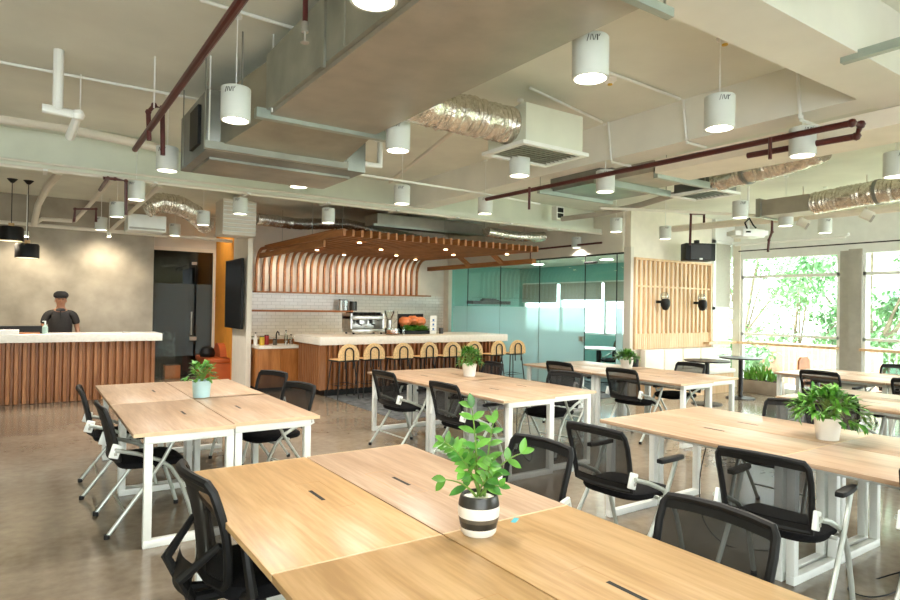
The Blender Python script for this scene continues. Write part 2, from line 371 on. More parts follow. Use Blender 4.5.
# windows of the meeting room with blinds
w5 = MB().box(11.74, 11.8, 7.7, 13.46, .95, 1.0).box(11.74, 11.8, 7.7, 13.46, 2.25, 2.3)
for yy in (9.0, 10.42, 11.96, 13.42): w5.box(11.74, 11.8, yy-.03, yy+.03, .95, 2.3)
w5 = w5.done('window_5', 'white'); w5['kind'] = 'structure'
MB().box(11.78, 11.79, 7.7, 13.46, .95, 2.3).done('pane', 'glass', w5)
for k, (a, b, zb) in enumerate(((12.03, 13.42, 1.76), (10.47, 11.9, 1.84), (9.05, 10.38, 1.80))):
    t = MB().box(11.66, 11.675, a, b, zb, 2.26).done('roller_blind', 'blind')
    tag(t, ['grey roller blind in the meeting room, beside the black shelf', 'grey roller blind in the meeting room, middle of the three', 'grey roller blind in the meeting room, beside the slatted wall'][k], 'blind', 'meeting room blinds')
    MB().box(11.655, 11.68, a, b, zb-.02, zb+.005).done('bottom_rail', 'white', t)
    MB().tube([(11.68, a, 2.27), (11.68, b, 2.27)], .02).done('roller', 'white', t)
# glass partition
gp = [7.63, 7.80, 8.60, 9.92, 11.26, 12.56, 13.2]
t = thing('glass_partition', 'tall frosted glass partition between the bar and the turquoise meeting room', 'glass wall')
for i, (a, b) in enumerate(zip(gp, gp[1:])):
    p = MB().box(9.10, 9.112, a+.006, b-.006, .02, 2.64).done('glass_panel', 'tealglass', t)
    if i != 1: MB().box(9.094, 9.0985, a+.006, b-.006, .02, 1.62).done('frosted_film', 'film', p)
for yy in gp[1:-1]: MB().box(9.098, 9.114, yy-.006, yy+.006, .02, 2.63).done('panel_joint', 'blackmetal', t)
MB().box(9.08, 9.13, 7.62, 13.25, 2.63, 2.66).done('top_rail', 'blackmetal', t)
MB().box(9.08, 9.13, 7.6, 13.25, 0, .02).done('bottom_rail', 'blackmetal', t)
MB().cbox((9.10, 8.66, 1.0), (.09, .1, .1)).done('door_lock', 'steel', t)
MB().tube([(9.09, 8.52, 2.5), (9.0, 8.52, 2.5), (9.0, 8.2, 2.5)], .02).done('door_closer', 'blackmetal', t)
# smoked glass door
d = MB().box(1.95, 2.0, 14.2, 14.26, 0, 2.7).box(3.34, 3.4, 14.2, 14.26, 0, 2.7).box(1.95, 3.4, 14.2, 14.26, 2.7, 2.78).done('door_1', 'offwhite'); d['kind'] = 'structure'
MB().box(1.95, 3.4, 14.2, 14.26, 2.78, SLAB).done('transom_wall', 'beige', d)
for a, b in ((2.0, 2.98), (2.99, 3.34)):
    p = MB().box(a, b, 14.22, 14.232, .02, 2.7).done('glass_leaf', 'darkglass', d); MB().box(a + .02, b - .02, 14.212, 14.217, .45, 2.0).done('frosted_film', 'greyfilm', p)
MB().tube([(2.9, 14.14, .9), (2.9, 14.14, 1.4)], .014).done('door_handle', 'steel', d)
MB().cbox((2.95, 14.2, .82), (.14, .05, .08)).cbox((2.95, 14.2, 2.45), (.1, .04, .06)).done('door_lock', 'steel', d)
# ============================================================ CEILING SERVICES
def tpt(px, py, **k): return at(px, py, **k)
# main duct
t = thing('air_duct', 'large rectangular steel duct running overhead towards the front table', 'duct', (0, 0, 0))
MB().box(1.40, 2.24, -1.1, 4.38, 2.95, 3.38).done('duct_body', 'insul', t, bevel=.004)
MB().box(1.37, 1.40, -1.1, 4.38, 2.98, 3.38).done('side_sheet', 'galv', t)
fl = MB()
for yy in (.3, 1.85, 3.3): fl.box(1.355, 1.372, yy, yy+.03, 2.95, 3.39).box(1.36, 1.4, yy, yy+.03, 3.37, 3.4)
fl.done('joint_flange', 'galv', t)
MB().box(1.30, 2.36, 4.36, 4.42, 2.92, 2.99).done('end_channel', 'steelgreen', t)
MB().box(1.05, 2.34, 1.70, 1.74, 2.90, 2.94).done('support_channel', 'steelgreen', t)
for (x, y) in ((1.2, 4.38), (1.3, 1.72), (2.3, 1.72), (2.33, 4.38), (1.3, 2.9)): MB().tube([(x, y, 2.92), (x, y, SLAB)], .006, 6).done('hanger_rod', 'galv', t)
t = thing('air_handling_unit', 'brown-bottomed steel air handling unit hung beyond the big duct', 'ventilation unit')
MB().box(1.12, 2.5, 5.06, 6.05, 2.80, 3.28).done('casing', 'galvdark', t, bevel=.005)
q0, q1 = at(217, 149, z=2.84), at(331, 169, z=2.84)
m = MB(); a0 = [(1.40, 4.42, 2.95), (2.24, 4.42, 2.95), (2.24, 4.42, 3.36), (1.40, 4.42, 3.36)]; a1 = [(q0.x, 5.06, 2.84), (q1.x, 5.06, 2.84), (q1.x, 5.06, 3.26), (q0.x, 5.06, 3.26)]
va = [m.bm.verts.new(p) for p in a0]; vb = [m.bm.verts.new(p) for p in a1]
for k in range(4): m.bm.faces.new((va[k], va[(k+1) % 4], vb[(k+1) % 4], vb[k]))
m.bm.faces.new(va); m.bm.faces.new(vb[::-1]); m.done('tapered_duct', 'copper', t)
MB().box(1.10, q1.x + .05, 5.0, 5.05, 2.80, 2.86).done('support_channel', 'galv', t)
MB().box(1.20, 2.46, 5.3, 5.95, 2.78, 2.80).done('bottom_tray', 'galv', t)
MB().box(1.095, 1.12, 5.25, 5.55, 2.88, 3.2).done('intake_opening', 'black', t)
MB().tube([(2.5, 5.2, 2.92), (2.72, 5.2, 2.92), (2.72, 5.2, 3.15), (2.6, 5.2, 3.2)], .03).done('drain_pipe', 'white', t)
for (x, y) in ((1.10, 5.02), (2.3, 5.02), (1.11, 5.9), (2.52, 5.9)): MB().tube([(x, y, 2.82), (x, y, SLAB)], .006, 6).done('hanger_rod', 'galv', t)
def flex(pts, r, label, cat='duct', seed=1, straps=()):
    rnd = random.Random(seed); P = [Vector(p) for p in pts]; out = []; rr = []
    # resample
    seglen = [(b - a).length for a, b in zip(P, P[1:])]; tot = sum(seglen); n = max(8, int(tot / .022))
    for i in range(n + 1):
        s_ = tot * i / n; k = 0
        while k < len(seglen) - 1 and s_ > seglen[k]: s_ -= seglen[k]; k += 1
        out.append(P[k].lerp(P[k+1], min(1, s_ / seglen[k])))
    for _ in range(6):
        out = [out[0]] + [(out[i-1] + out[i] * 2 + out[i+1]) / 4 for i in range(1, len(out) - 1)] + [out[-1]]
    rr = [r * (1 + (.035 if i % 2 else -.035) + rnd.uniform(-.03, .03)) for i in range(len(out))]
    o = MB().tube(out, rr, 20)
    for v in o.bm.verts: v.co += Vector([rnd.uniform(-1, 1) * r * .035 for _ in range(3)])
    t = o.done('flexible_duct', 'foil'); tag(t, label, cat)
    for q in straps:
        i = int(q * (len(out) - 2)) + 1; d = (out[i+1] - out[i]).normalized()
        MB().tube([out[i] - d * .02, out[i] + d * .02], r * 1.1, 20).done('strap', 'galvdark', t)
    return t
flex([(2.24, 3.9, 3.12), (2.55, 4.0, 3.13), (2.95, 4.02, 3.14), (3.36, 4.03, 3.14)], .15, 'crinkled foil duct joining the big duct to the square ceiling diffuser', seed=3)
def diffuser(x, y, z, sx, sy, h, label, mm='galv'):
    t = thing('ceiling_diffuser', label, 'air diffuser', (x, y, z))
    MB().box(-sx/2+.05, sx/2-.05, -sy/2+.03, sy/2-.03, .02, h).done('plenum_box', mm, t)
    m = MB().box(-sx/2, sx/2, -sy/2, -sy/2+.05, -.01, .02).box(-sx/2, sx/2, sy/2-.05, sy/2, -.01, .02).box(-sx/2, -sx/2+.05, -sy/2+.05, sy/2-.05, -.01, .02).box(sx/2-.05, sx/2, -sy/2+.05, sy/2-.05, -.01, .02)
    m.done('face_frame', 'white', t)
    l = MB(); n = 9
    for i in range(n): l.cbox((0, -sy/2+.07+(sy-.14)*i/(n-1), .01), (sx-.1, .028, .004), rx=.7)
    l.done('louvre', 'galv', t)
    MB().box(-sx/2+.05, sx/2-.05, -sy/2+.05, sy/2-.05, .022, .026).done('throat', 'black', t)
diffuser(3.67, 4.08, 2.95, .76, .56, .34, 'square louvred diffuser at the end of the crinkled foil duct', 'palegreen')
# secondary ducts towards the windows
t = thing('air_duct', 'flat pale duct crossing beyond the ceiling beam, above the long red pipe', 'duct')
MB().box(5.05, 6.05, 4.58, 5.34, 2.97, 3.15).done('duct_body', 'galvdark', t)
MB().box(5.16, 5.72, -1, 3.95, 2.97, 3.1).done('duct_board', 'offwhite', t)
for a_, b_, c_ in ((4.85, 6.1, 5.30), (4.95, 6.2, 4.52), (5.2, 6.1, 3.95)): MB().box(a_, b_, c_, c_ + .05, 2.93, 3.0).done('support_channel', 'steelgreen', t)
MB().box(5.2, 5.95, 4.0, 4.52, 3.0, 3.12).done('insulated_section', 'insul', t)
for (x, y) in ((4.88, 5.33), (6.08, 5.33), (6.15, 4.55), (6.05, 3.98)): MB().tube([(x, y, 2.95), (x, y, SLAB)], .005, 6).done('hanger_rod', 'galv', t)
diffuser(6.5, 4.28, 2.95, .5, .6, .2, 'square louvred diffuser beside the flat pale duct', 'galvdark')
flex([(6.32, 4.0, 3.06), (6.2, 3.6, 3.06), (6.1, 3.1, 3.07), (6.0, 2.75, 3.1)], .12, 'crinkled foil duct running from the diffuser beside the flat pale duct', seed=5, straps=(.35,))
t = thing('air_duct', 'grey duct section hung in front of the windows', 'duct')
MB().box(8.35, 8.75, 4.0, 4.65, 2.92, 3.14).done('duct_body', 'insul', t)
MB().box(8.3, 8.8, 4.62, 4.68, 2.9, 3.16).done('end_flange', 'galv', t)
flex([(8.5, 4.0, 3.03), (8.42, 3.5, 3.05), (8.38, 3.0, 3.06), (8.3, 2.2, 3.08), (8.3, 1.4, 3.08)], .14, 'long crinkled foil duct near the windows', seed=6, straps=(.3, .6))
t = tag(MB().box(6.6, 7.6, -1, 2.1, 3.0, 3.3).done('air_duct', 'offwhite', bevel=.05), 'white curved-edged duct end overhead near the window wall', 'duct')
MB().tube([(6.58, 2.13, 3.3), (6.58, 2.13, 3.0), (7.62, 2.13, 3.0), (7.62, 2.13, 3.3)], .012).done('end_bead', 'galv', t)
t = tag(MB().bar(at(842, 60, z=3.1), at(842, 60, z=3.1) + Vector((0, -1.4, 0)) , .05, .05).done('steel_channel', 'steelgreen'), 'short steel channel under the slab at the top corner', 'channel')
MB().tube([at(842, 60, z=3.1) + Vector((0, -.05, 0)), at(842, 60, z=3.1) + Vector((0, -.05, .4))], .006, 6).done('hanger_rod', 'galv', t)
# reception side ducts
flex([at(145, 208, y=10.5), at(160, 202, y=10.5), at(178, 205, y=10.6), at(195, 214, y=10.8), at(205, 225, y=11.2)], .15, 'curved foil duct above the passage to the smoked glass door', seed=8)
p0 = at(147, 222, y=11.0)
t = thing('air_conditioner', 'white boxy air conditioner hung above the reception end of the room', 'air conditioner', (p0.x, 11.1, p0.z - .15))
MB().box(-.28, .28, -.15, .3, 0, .26).done('casing', 'white', t, bevel=.01)
MB().box(-.26, .26, -.16, -.15, .02, .05).done('outlet', 'grey', t)
p0 = at(239, 218, y=10.8)
t = thing('return_air_box', 'louvred white air box in front of the wall holding the television', 'ventilation unit', (p0.x, 10.9, p0.z - .3))
MB().box(-.28, .28, -.15, .35, 0, .6).done('casing', 'beige', t)
l = MB()
for k in range(8): l.cbox((0, -.16, .06 + k * .07), (.54, .03, .012), rx=.5)
l.done('louvre', 'white', t)
flex([at(256, 219, y=11.6), at(300, 224, y=11.9), at(345, 224, y=12.2), at(420, 240, y=12.6)], .11, 'thin foil duct running above the timber canopy', seed=9)
t = tag(MB().box(5.2, 7.6, 10.0, 10.5, 3.08, 3.28).done('air_duct', 'insul'), 'dark duct above the timber canopy over the bar', 'duct')
MB().box(5.1, 7.7, 9.95, 10.0, 3.04, 3.08).done('support_channel', 'galv', t)
flex([(6.9, 8.95, 2.98), (7.4, 8.98, 2.96), (7.8, 8.98, 2.96), (8.3, 8.95, 3.0)], .09, 'small foil duct lying above the timber canopy front', seed=10)
# pipes
def pipe(pts, r, m, label, name='pipe', seg=10, joints=True):
    t = tag(MB().tube(pts, r, seg).done(name, m), label, 'pipe')
    if joints and len(pts) > 2:
        j = MB()
        for p in pts[1:-1]: j.lathe([(0, -r*1.35), (r*.95, -r*.95), (r*1.35, 0), (r*.95, r*.95), (0, r*1.35)], p, 10)
        j.done('elbow', m, t)
    return t
zP = 2.93
pipe([(.76, -.6, 2.95), (.75, 6.1, 2.95)], .024, 'red', 'dark red sprinkler pipe crossing overhead beside the big duct', joints=False)
pipe([(.75, 5.3, 2.86), (.74, 5.3, 3.08), (.78, 5.3, 3.14), (.84, 5.3, 3.13), (.85, 5.3, 2.76)], .018, 'red', 'dark red looped drop pipe beside the near pendant row')
t = pipe([(1.13, 3.0, 3.45), (1.13, 3.0, 3.02)], .014, 'red', 'dark red sprinkler drop with a steel head near the big duct', 'sprinkler')
MB().cyl((1.13, 3.0, 2.98), .02, .05, 12).cyl((1.13, 3.0, 2.93), .006, .05, 8).cyl((1.13, 3.0, 2.925), .022, .004, 12).done('sprinkler_head', 'steel', t)
r1 = at(490, 198, z=2.95); r2 = at(852, 123, z=2.95)
pipe([(r1.x+.02, r1.y+.1, 2.95), (r2.x, r2.y, 2.95), (r2.x + .09, r2.y-.02, 2.95), (r2.x + .12, r2.y + .02, 2.88), (r2.x+.05, r2.y + .8, 2.88)], .024, 'red', 'long dark red sprinkler pipe under the ceiling beam, returning in a hook')
pipe([(4.6, 5.2, 2.95), (4.6, 5.2, 2.7)], .014, 'red', 'short dark red sprinkler drop at the far end of the hooked pipe')
pipe([(4.72, 2.55, 2.95), (4.72, 2.55, 2.78)], .014, 'red', 'short dark red sprinkler drop near the hook of the long pipe')
a = at(690, 245, y=6.6); b = at(691, 214, y=6.6); c = at(704, 214, y=6.6); dd = at(704, 224, y=6.6)
pipe([a, b, c, dd], .022, 'red', 'dark red square pipe loop above the loudspeaker')
a = at(768, 252, x=9.6); b = at(769, 240, x=9.6); c = at(772, 232, x=9.6)
pipe([a, b, c, c + Vector((0, 0, .3))], .02, 'red', 'short crooked dark red pipe hanging before the window corner')
pipe([at(103, 178, y=7.9), at(115, 179, y=7.9), at(126, 181, y=7.9), at(126, 215, y=7.9)], .018, 'red', 'dark red pipe drop under the pale green beam')
pipe([at(74, 222, y=10.5), at(75, 209, y=10.5), at(96, 209, y=10.5), at(96, 222, y=10.5)], .018, 'red', 'dark red pipe frame high in front of the grey reception wall')
pipe([at(100, 190, y=8.6), at(108, 178, y=7.6)], .02, 'red', 'dark red slanting pipe piece under the pale green beam')
pipe([(8.9, 8.0, 2.85), (8.9, 13.0, 2.85)], .02, 'red', 'dark red pipe running above the glass partition')
pipe([(8.9, 10.0, 2.85), (8.9, 10.0, 2.6)], .014, 'red', 'dark red sprinkler drop in front of the glass partition')
p = at(59, 50, z=SLAB)
pipe([p, (p.x, p.y, at(59, 110, y=p.y).z)], .036, 'white', 'white drain pipe dropping from the slab above the reception end')
q = at(42, 108, y=p.y); q2 = at(78, 115, y=p.y)
pipe([q, q2, at(70, 137, y=p.y + .3)], .036, 'white', 'white drain branch below the vertical white pipe')
pipe([at(-60, 113, y=7.9), at(0, 119, y=7.9), at(60, 127, y=7.9), at(150, 146, y=7.9), at(170, 152, y=7.9)], .05, 'beige', 'thick pale pipe running above the pale green beam', joints=False)
t = thing('cable_tray', 'long pale cable trunking fixed along the pale green beam', 'cable tray')
MB().box(-5, 9.2, 8.15, 8.3, 3.05, 3.13).done('trunking', 'palegreen', t)
MB().tube([(-5, 8.1, 3.03), (9.0, 8.1, 3.03)], .02).tube([(-5, 8.05, 3.09), (5.0, 8.05, 3.09)], .013).done('conduit', 'beige', t)
m = MB()
for k in range(9): m.box(-1 + k * 1.1, -.96 + k * 1.1, 8.02, 8.32, 3.01, 3.03)
m.done('bracket', 'white', t)
pipe([at(0, 222, y=13.3), at(240, 242, y=12.9)], .035, 'beige', 'long pale pipe across the grey reception wall', joints=False)
pipe([at(34, 224, y=12.8), at(38, 205, y=12), at(48, 186, y=10.8), at(60, 172, y=9.5)], .05, 'beige', 'curved pale pipe above the black pendants', joints=False)
pipe([at(34, 224, y=13), at(42, 219, y=12.9), at(72, 221, y=12.9)], .035, 'beige', 'pale pipe elbow near the top of the grey reception wall', joints=False)
pipe([at(75, 221, y=12.9), at(112, 180, y=9.2)], .03, 'beige', 'slanting pale pipe behind the white pendants', joints=False)
pipe([at(110, 231, y=12.6), at(160, 186, y=9)], .03, 'beige', 'second slanting pale pipe passing the boxy air conditioner', joints=False)
pipe([at(673, 229, x=9.9), at(905, 207, x=9.9)], .06, 'offwhite', 'thick white pipe crossing in front of the windows under the ceiling', joints=False)
for k, (px, py, py2, z_, lab) in enumerate(((272, 0, 112, 2.95, 'long white hanger wire beside the near end of the big duct'), (209, 48, 140, 2.85, 'white hanger wire at the corner of the air handling unit'), (80, 52, 110, 3.2, 'white hanger wire next to the white drain pipe'), (154, 62, 108, 3.1, 'white hanger wire over the red pipe loop'))):
    b = at(px, py2, z=z_); tag(MB().tube([b, (b.x, b.y, SLAB)], .006, 6).done('hanger_wire', 'white'), lab, 'wire', 'ceiling hanger wires')
# conduits on the slab
CD = [([(0, 62), (217, 103), (262, 112)], SLAB - .02, 'thin white conduit on the slab above the red overhead pipe'),
      ([(200, 0), (300, 30), (380, 55)], SLAB - .02, 'thin white conduit on the slab passing above the near pendant'),
      ([(530, 88), (602, 122)], SLAB - .02, 'thin white conduit on the slab beside the square diffuser'),
      ([(676, 0), (710, 20), (797, 63)], SLAB - .02, 'white conduit in the corner of slab and beam'),
      ([(607, 72), (640, 84), (680, 99)], SLAB - .02, 'thin white conduit between smoke detector and beam'),
      ([(345, 172), (480, 193), (540, 204)], 3.0, 'thin pale conduit strung behind the square diffuser')]
for pts, z, lab in CD: pipe([at(x, y, z=z) for x, y in pts], .012, 'white', lab, 'conduit', joints=False)
def drop(px, py, py2, lab):
    a = at(px, py, x=4.825); b = at(px + 3, py2, x=4.825); pipe([a, b, b + Vector((.02, 0, -.02)), b + Vector((.3, 0, -.02))], .012, 'white', lab, 'conduit')
drop(608, 122, 160, 'white conduit drop on the beam face near the square diffuser'); drop(683, 100, 140, 'white conduit drop in the middle of the beam face'); drop(797, 66, 117, 'white conduit drop at the near end of the beam face')
pipe([at(390, 182, z=3.2), at(455, 130, z=3.3)], .022, 'beige', 'slanting pale pipe behind the foil duct', joints=False)
pipe([at(562, 219, z=3.05), at(600, 214, z=3.06), at(640, 205, z=3.08), at(680, 193, z=3.1)], .04, 'grey', 'curved grey pipe beyond the hooked red pipe', joints=False)
pipe([at(600, 208, z=3.0), at(690, 212, z=3.0), at(770, 216, z=3.0)], .02, 'beige', 'thin pale pipe above the slatted wall', joints=False)
for k, (px, py) in enumerate(((610, 78), (725, 37))):
    p = at(px, py, z=SLAB); t = thing('smoke_detector', ['yellowed smoke detector on the slab beside the nearest pendant', 'yellowed smoke detector on the slab behind a pendant cord'][k], 'smoke detector', (p.x, p.y, SLAB - .05), group='smoke detectors')
    MB().lathe([(0, 0), (.025, 0), (.04, .02), (.055, .03), (.055, .05), (0, .05)], (0, 0, 0), 20).done('housing', 'potwhite', t)
    MB().cyl((0, 0, -.008), .02, .01, 12).done('sensor', 'yellow', t)
p = at(560, 213, y=8.0)
t = thing('vent_box', 'white framed black vent high on the pale beam', 'vent', (p.x, 8.02, p.z))
MB().box(-.09, .09, -.03, .1, -.12, .12).done('frame', 'white', t); MB().box(-.065, .065, -.04, -.03, -.09, -.01).box(-.065, .065, -.04, -.03, .01, .09).done('opening', 'black', t)
# ============================================================ PENDANTS
def make_pendant():
    t = thing('pendant_lamp', 'x', 'lamp', group='white cylinder pendants')
    MB().lathe([(.083, .0), (.095, .0), (.095, .21), (.091, .215), (0, .215)], (0, 0, 0), 32).done('shade', 'shade', t)
    MB().cyl((0, 0, .035), .081, .008, 28).done('diffuser', 'lamp', t)
    MB().lathe([(.083, 0), (.081, .035)], (0, 0, 0), 32).done('reflector', 'white', t)
    MB().tube([(0, 0, .21), (0, 0, .70)], .004, 6).done('cord', 'white', t)
    MB().cyl((0, 0, .68), .03, .02, 16).done('ceiling_rose', 'white', t)
    mk = MB(); ca = math.atan2(-.826, -.563)
    for i, (da, h, sl) in enumerate(((-.36, .035, .10), (-.22, .028, .05), (-.10, .03, -.06), (.02, .028, .08), (.14, .03, .0), (.25, .012, .06))):
        a0 = ca + da; pts = []
        for s_ in (-.5, .5):
            aa = a0 + sl * s_; pts.append(Vector((math.cos(aa) * .0965, math.sin(aa) * .0965, .18 + (h * s_ if h > .02 else .012 + h * s_))))
        mk.bar(pts[0], pts[1], .005, .003)
    mk.done('printed_mark', 'inkb', t)
    return t
PL = [('row over the pale-blue-pot table', [(1.10, 2.18), (1.10, 4.15), (1.02, 6.12), (1.02, 8.1), (1.01, 9.92), (.98, 11.92)]),
      ('row along the big duct', [(2.40, 2.25), (2.34, 4.18), (2.26, 6.1), (2.32, 8.44), (2.2, 10.02), (2.15, 12.0)]),
      ('row over the table before the bar', [(3.74, 2.36), (3.67, 4.29), (3.61, 6.33), (3.61, 8.5)]),
      ('row by the ceiling beam', [(4.89, 2.39), (4.86, 4.33), (4.83, 6.31)]), ('', [(6.27, 2.27)]),
      ('row past the flat pale duct', [(7.55, 4.46), (7.52, 6.47)]), ('row nearing the slatted wall', [(8.72, 4.48), (8.87, 6.57), (8.94, 8.69)]), ('far', [(9.92, 4.51)])]
ORD = ['first', 'second', 'third', 'fourth', 'fifth', 'sixth']
pend = make_pendant(); specs = []
for row, pts in PL:
    for i, (x, y) in enumerate(pts):
        if row == '': lab = 'white cylinder pendant lamp at the picture edge before the hooked pipe'
        elif row == 'far': lab = 'white cylinder pendant lamp closest to the windows'
        elif (x, y) == (2.26, 6.1): lab = 'white cylinder pendant lamp mostly hidden by the air handling unit'
        else: lab = 'white cylinder pendant, %s from the viewer in the %s' % (ORD[i], row)
        specs.append(((x, y, 2.8), 0, lab))
first_then_copies(pend, specs)
for loc, _, _ in specs: spot('pendant_light', (loc[0], loc[1], 2.805), 65, 140, .7, (1, .95, .88))
def black_pendant(loc, label, z1):
    t = thing('black_pendant', label, 'lamp', loc, group='black drum pendants over the reception')
    MB().lathe([(.155, 0), (.165, 0), (.165, .2), (.15, .225), (.03, .23), (0, .23)], (0, 0, 0), 32).done('shade', 'black', t)
    MB().lathe([(.153, .002), (.153, .2), (.14, .22), (0, .225)], (0, 0, 0), 32).done('shade_lining', 'warm' if False else 'white', t)
    MB().cyl((0, 0, .23), .04, .05, 16).done('wooden_cap', 'oak', t)
    MB().tube([(0, 0, .28), (0, 0, z1)], .006, 6).done('cord', 'black', t)
    MB().lathe([(0, 0), (.02, 0), (.075, .06), (0, .06)], (0, 0, z1 - .06), 20).done('ceiling_rose', 'black', t)
    MB().lathe([(0, .05), (.05, .08), (.06, .12), (.03, .19), (0, .2)], (0, 0, 0), 16).done('bulb', 'warm', t)
    spot('black_pendant_light', (loc[0], loc[1], loc[2] + .04), 40, 130)
for (px, py, yy, pyc, lab) in ((11, 241, 11.9, 175, 'black drum pendant lamp, upper of the three over the reception counter'), (27, 258, 11.9, 181, 'black drum pendant lamp nearest the standing person'), (-14, 268, 11.9, 181, 'black drum pendant lamp cut by the picture edge')):
    p = at(px, py, y=yy); black_pendant((p.x, yy, p.z), lab, SLAB - p.z)
t = thing('alcove_fill_lamp', 'small added fill lamp above the orange booth bench', 'lamp', (2.9, 13.3, 3.44))  # added lamp, put in to brighten the orange alcove
MB().cyl((0, 0, 0), .05, .06, 16).done('housing', 'white', t); MB().cyl((0, 0, -.005), .04, .006, 16).done('lens', 'warm', t)
spot('alcove_fill_light', (2.9, 13.3, 3.42), 35, 130, .8, tgt=(3.3, 13.3, 1.5))
# spotlights washing the reception wall
for k, (px, lab) in enumerate(((112, 'small white spotlight washing the grey wall beside the door'), (30, 'small white spotlight washing the grey wall behind the black pendants'))):
    p = at(px, 236, y=12.9)
    t = thing('spotlight', lab, 'lamp', (p.x - .05, 12.9, p.z - .02), group='wall washers')
    MB().cyl((0, 0, 0), .035, .1, 16).done('housing', 'white', t); MB().cyl((0, 0, -.004), .028, .006, 16).done('lens', 'warm', t)
    MB().tube([(0, 0, .1), (0, 0, SLAB - p.z + .02)], .008, 6).done('stem', 'white', t)
    spot('wall_washer_light', (p.x - .05, 12.82, p.z - .03), 75, 110, 1, tgt=(p.x - .1, 13.5, p.z - .8))
for k, (px, py) in enumerate(((803, 223), (867, 215))):
    p = at(px, py, z=2.95)
    t = thing('track_spotlight', ['beige track spotlight beneath the grey duct', 'beige track spotlight near the picture edge'][k], 'lamp', p, group='track spotlights')
    MB().cbox((0, 0, 0), (.12, .16, .12), rx=.5, rz=.5).done('housing', 'beige', t, bevel=.01)
    MB().cbox((-.02, -.07, -.06), (.09, .03, .09), rx=.5, rz=.5).done('lens', 'grey', t)
    MB().tube([(0, 0, .06), (0, 0, SLAB - p.z)], .01, 6).done('stem', 'beige', t)
pipe([(12.15, 7.2, 2.84), (12.15, 1.0, 2.84)], .012, 'blackmetal', 'dark curtain track running above the windows', 'curtain_track', joints=False)
t = thing('tube_light', 'white tube light batten above the windows', 'lamp', (12.1, 6.2, 2.98))
MB().box(-.04, .04, -1.1, 1.1, 0, .05).done('batten', 'white', t); MB().tube([(0, -1.05, -.02), (0, 1.05, -.02)], .018).done('tube', 'paper', t)
# ============================================================ RECEPTION COUNTER
def slat_front(mb, x0, x1, y, z0, z1, step, w, depth):
    n = int((x1 - x0) / step)
    for i in range(n + 1):
        x = x0 + (x1 - x0) * i / n; mb.box(x - w/2, x + w/2, y - depth, y, z0, z1)
t = thing('reception_counter', 'long reception counter with vertical teak slats and white top', 'counter')
MB().box(-5, 1.76, 11.5, 12.05, .08, .95).done('body', 'brown', t)
mb = MB(); x = 1.78
while x > -2.2: mb.prism([(x, 11.5), (x - .075, 11.5), (x - .055, 11.44), (x - .012, 11.455)], .01, .95); x -= .105
for k in range(5): mb.box(1.76, 1.785, 11.5 + k * .11, 11.58 + k * .11, .01, .95)
mb.done('slat_front', 'brown', t)
MB().box(-5, 1.87, 11.34, 12.12, .95, 1.07).done('worktop', 'counter', t, bevel=.006)
MB().box(-5, 1.74, 11.52, 12.0, 0, .08).done('plinth', 'brown', t)
t = tag(MB().box(-.75, .18, 11.75, 11.95, 1.07, 1.19).done('desk_riser', 'black'), 'low black riser on the reception counter', 'riser')
MB().box(-.45, .15, 11.66, 11.74, 1.07, 1.095).done('front_ledge', 'bamboo', t)
t = tag(MB().box(-.75, -.12, 11.45, 11.65, 1.07, 1.14).done('paper_stack', 'paper'), 'stack of white papers at the near end of the reception counter', 'papers')
p = at(45, 334, y=11.6)
t = thing('sanitiser_bottle', 'clear sanitiser bottle with white pump on the reception counter', 'bottle', (p.x, 11.6, 1.07))
MB().lathe([(0, 0), (.038, 0), (.04, .02), (.04, .11), (.015, .14), (.015, .15), (0, .15)], (0, 0, 0), 20).done('bottle_body', 'cyanliq', t)
MB().cyl((0, 0, .15), .012, .05, 12).cbox((-.015, 0, .2), (.05, .014, .012)).done('pump', 'white', t)
t = tag(MB().cbox((1.38, 11.8, 1.08), (.12, .08, .02)).done('card_holder', 'grey'), 'small dark card holder at the far end of the reception counter', 'card holder')
t = thing('glass_screen', 'clear glass screen standing beside the reception counter end', 'glass screen')
MB().box(1.95, 2.25, 12.3, 12.31, .05, 1.05).done('pane', 'glass', t); MB().box(1.94, 2.26, 12.28, 12.33, 0, .05).done('base', 'steel', t)
# green leaf at picture edge
# ============================================================ PERSON
def skin_obj(name, verts, edges, radii, m, parent, sub=2, root=0):
    me = bpy.data.meshes.new(name); me.from_pydata(verts, edges, []); o = bpy.data.objects.new(name, me); COL.objects.link(o)
    o.parent = parent; me.materials.append(MT[m])
    md = o.modifiers.new('s', 'SKIN'); md.use_smooth_shade = True
    for i, v in enumerate(me.skin_vertices[0].data):
        r = radii[i]; v.radius = (r, r) if not isinstance(r, tuple) else r; v.use_root = (i == root)
    sb = o.modifiers.new('d', 'SUBSURF'); sb.levels = sub; sb.render_levels = sub
    return o
pp = at(61, 300, y=12.45)
per = thing('person', 'person in a dark polo shirt and flat black cap standing behind the reception counter', 'person', (pp.x, 12.5, 0), math.radians(-2)); per.scale = (1, 1, .985)
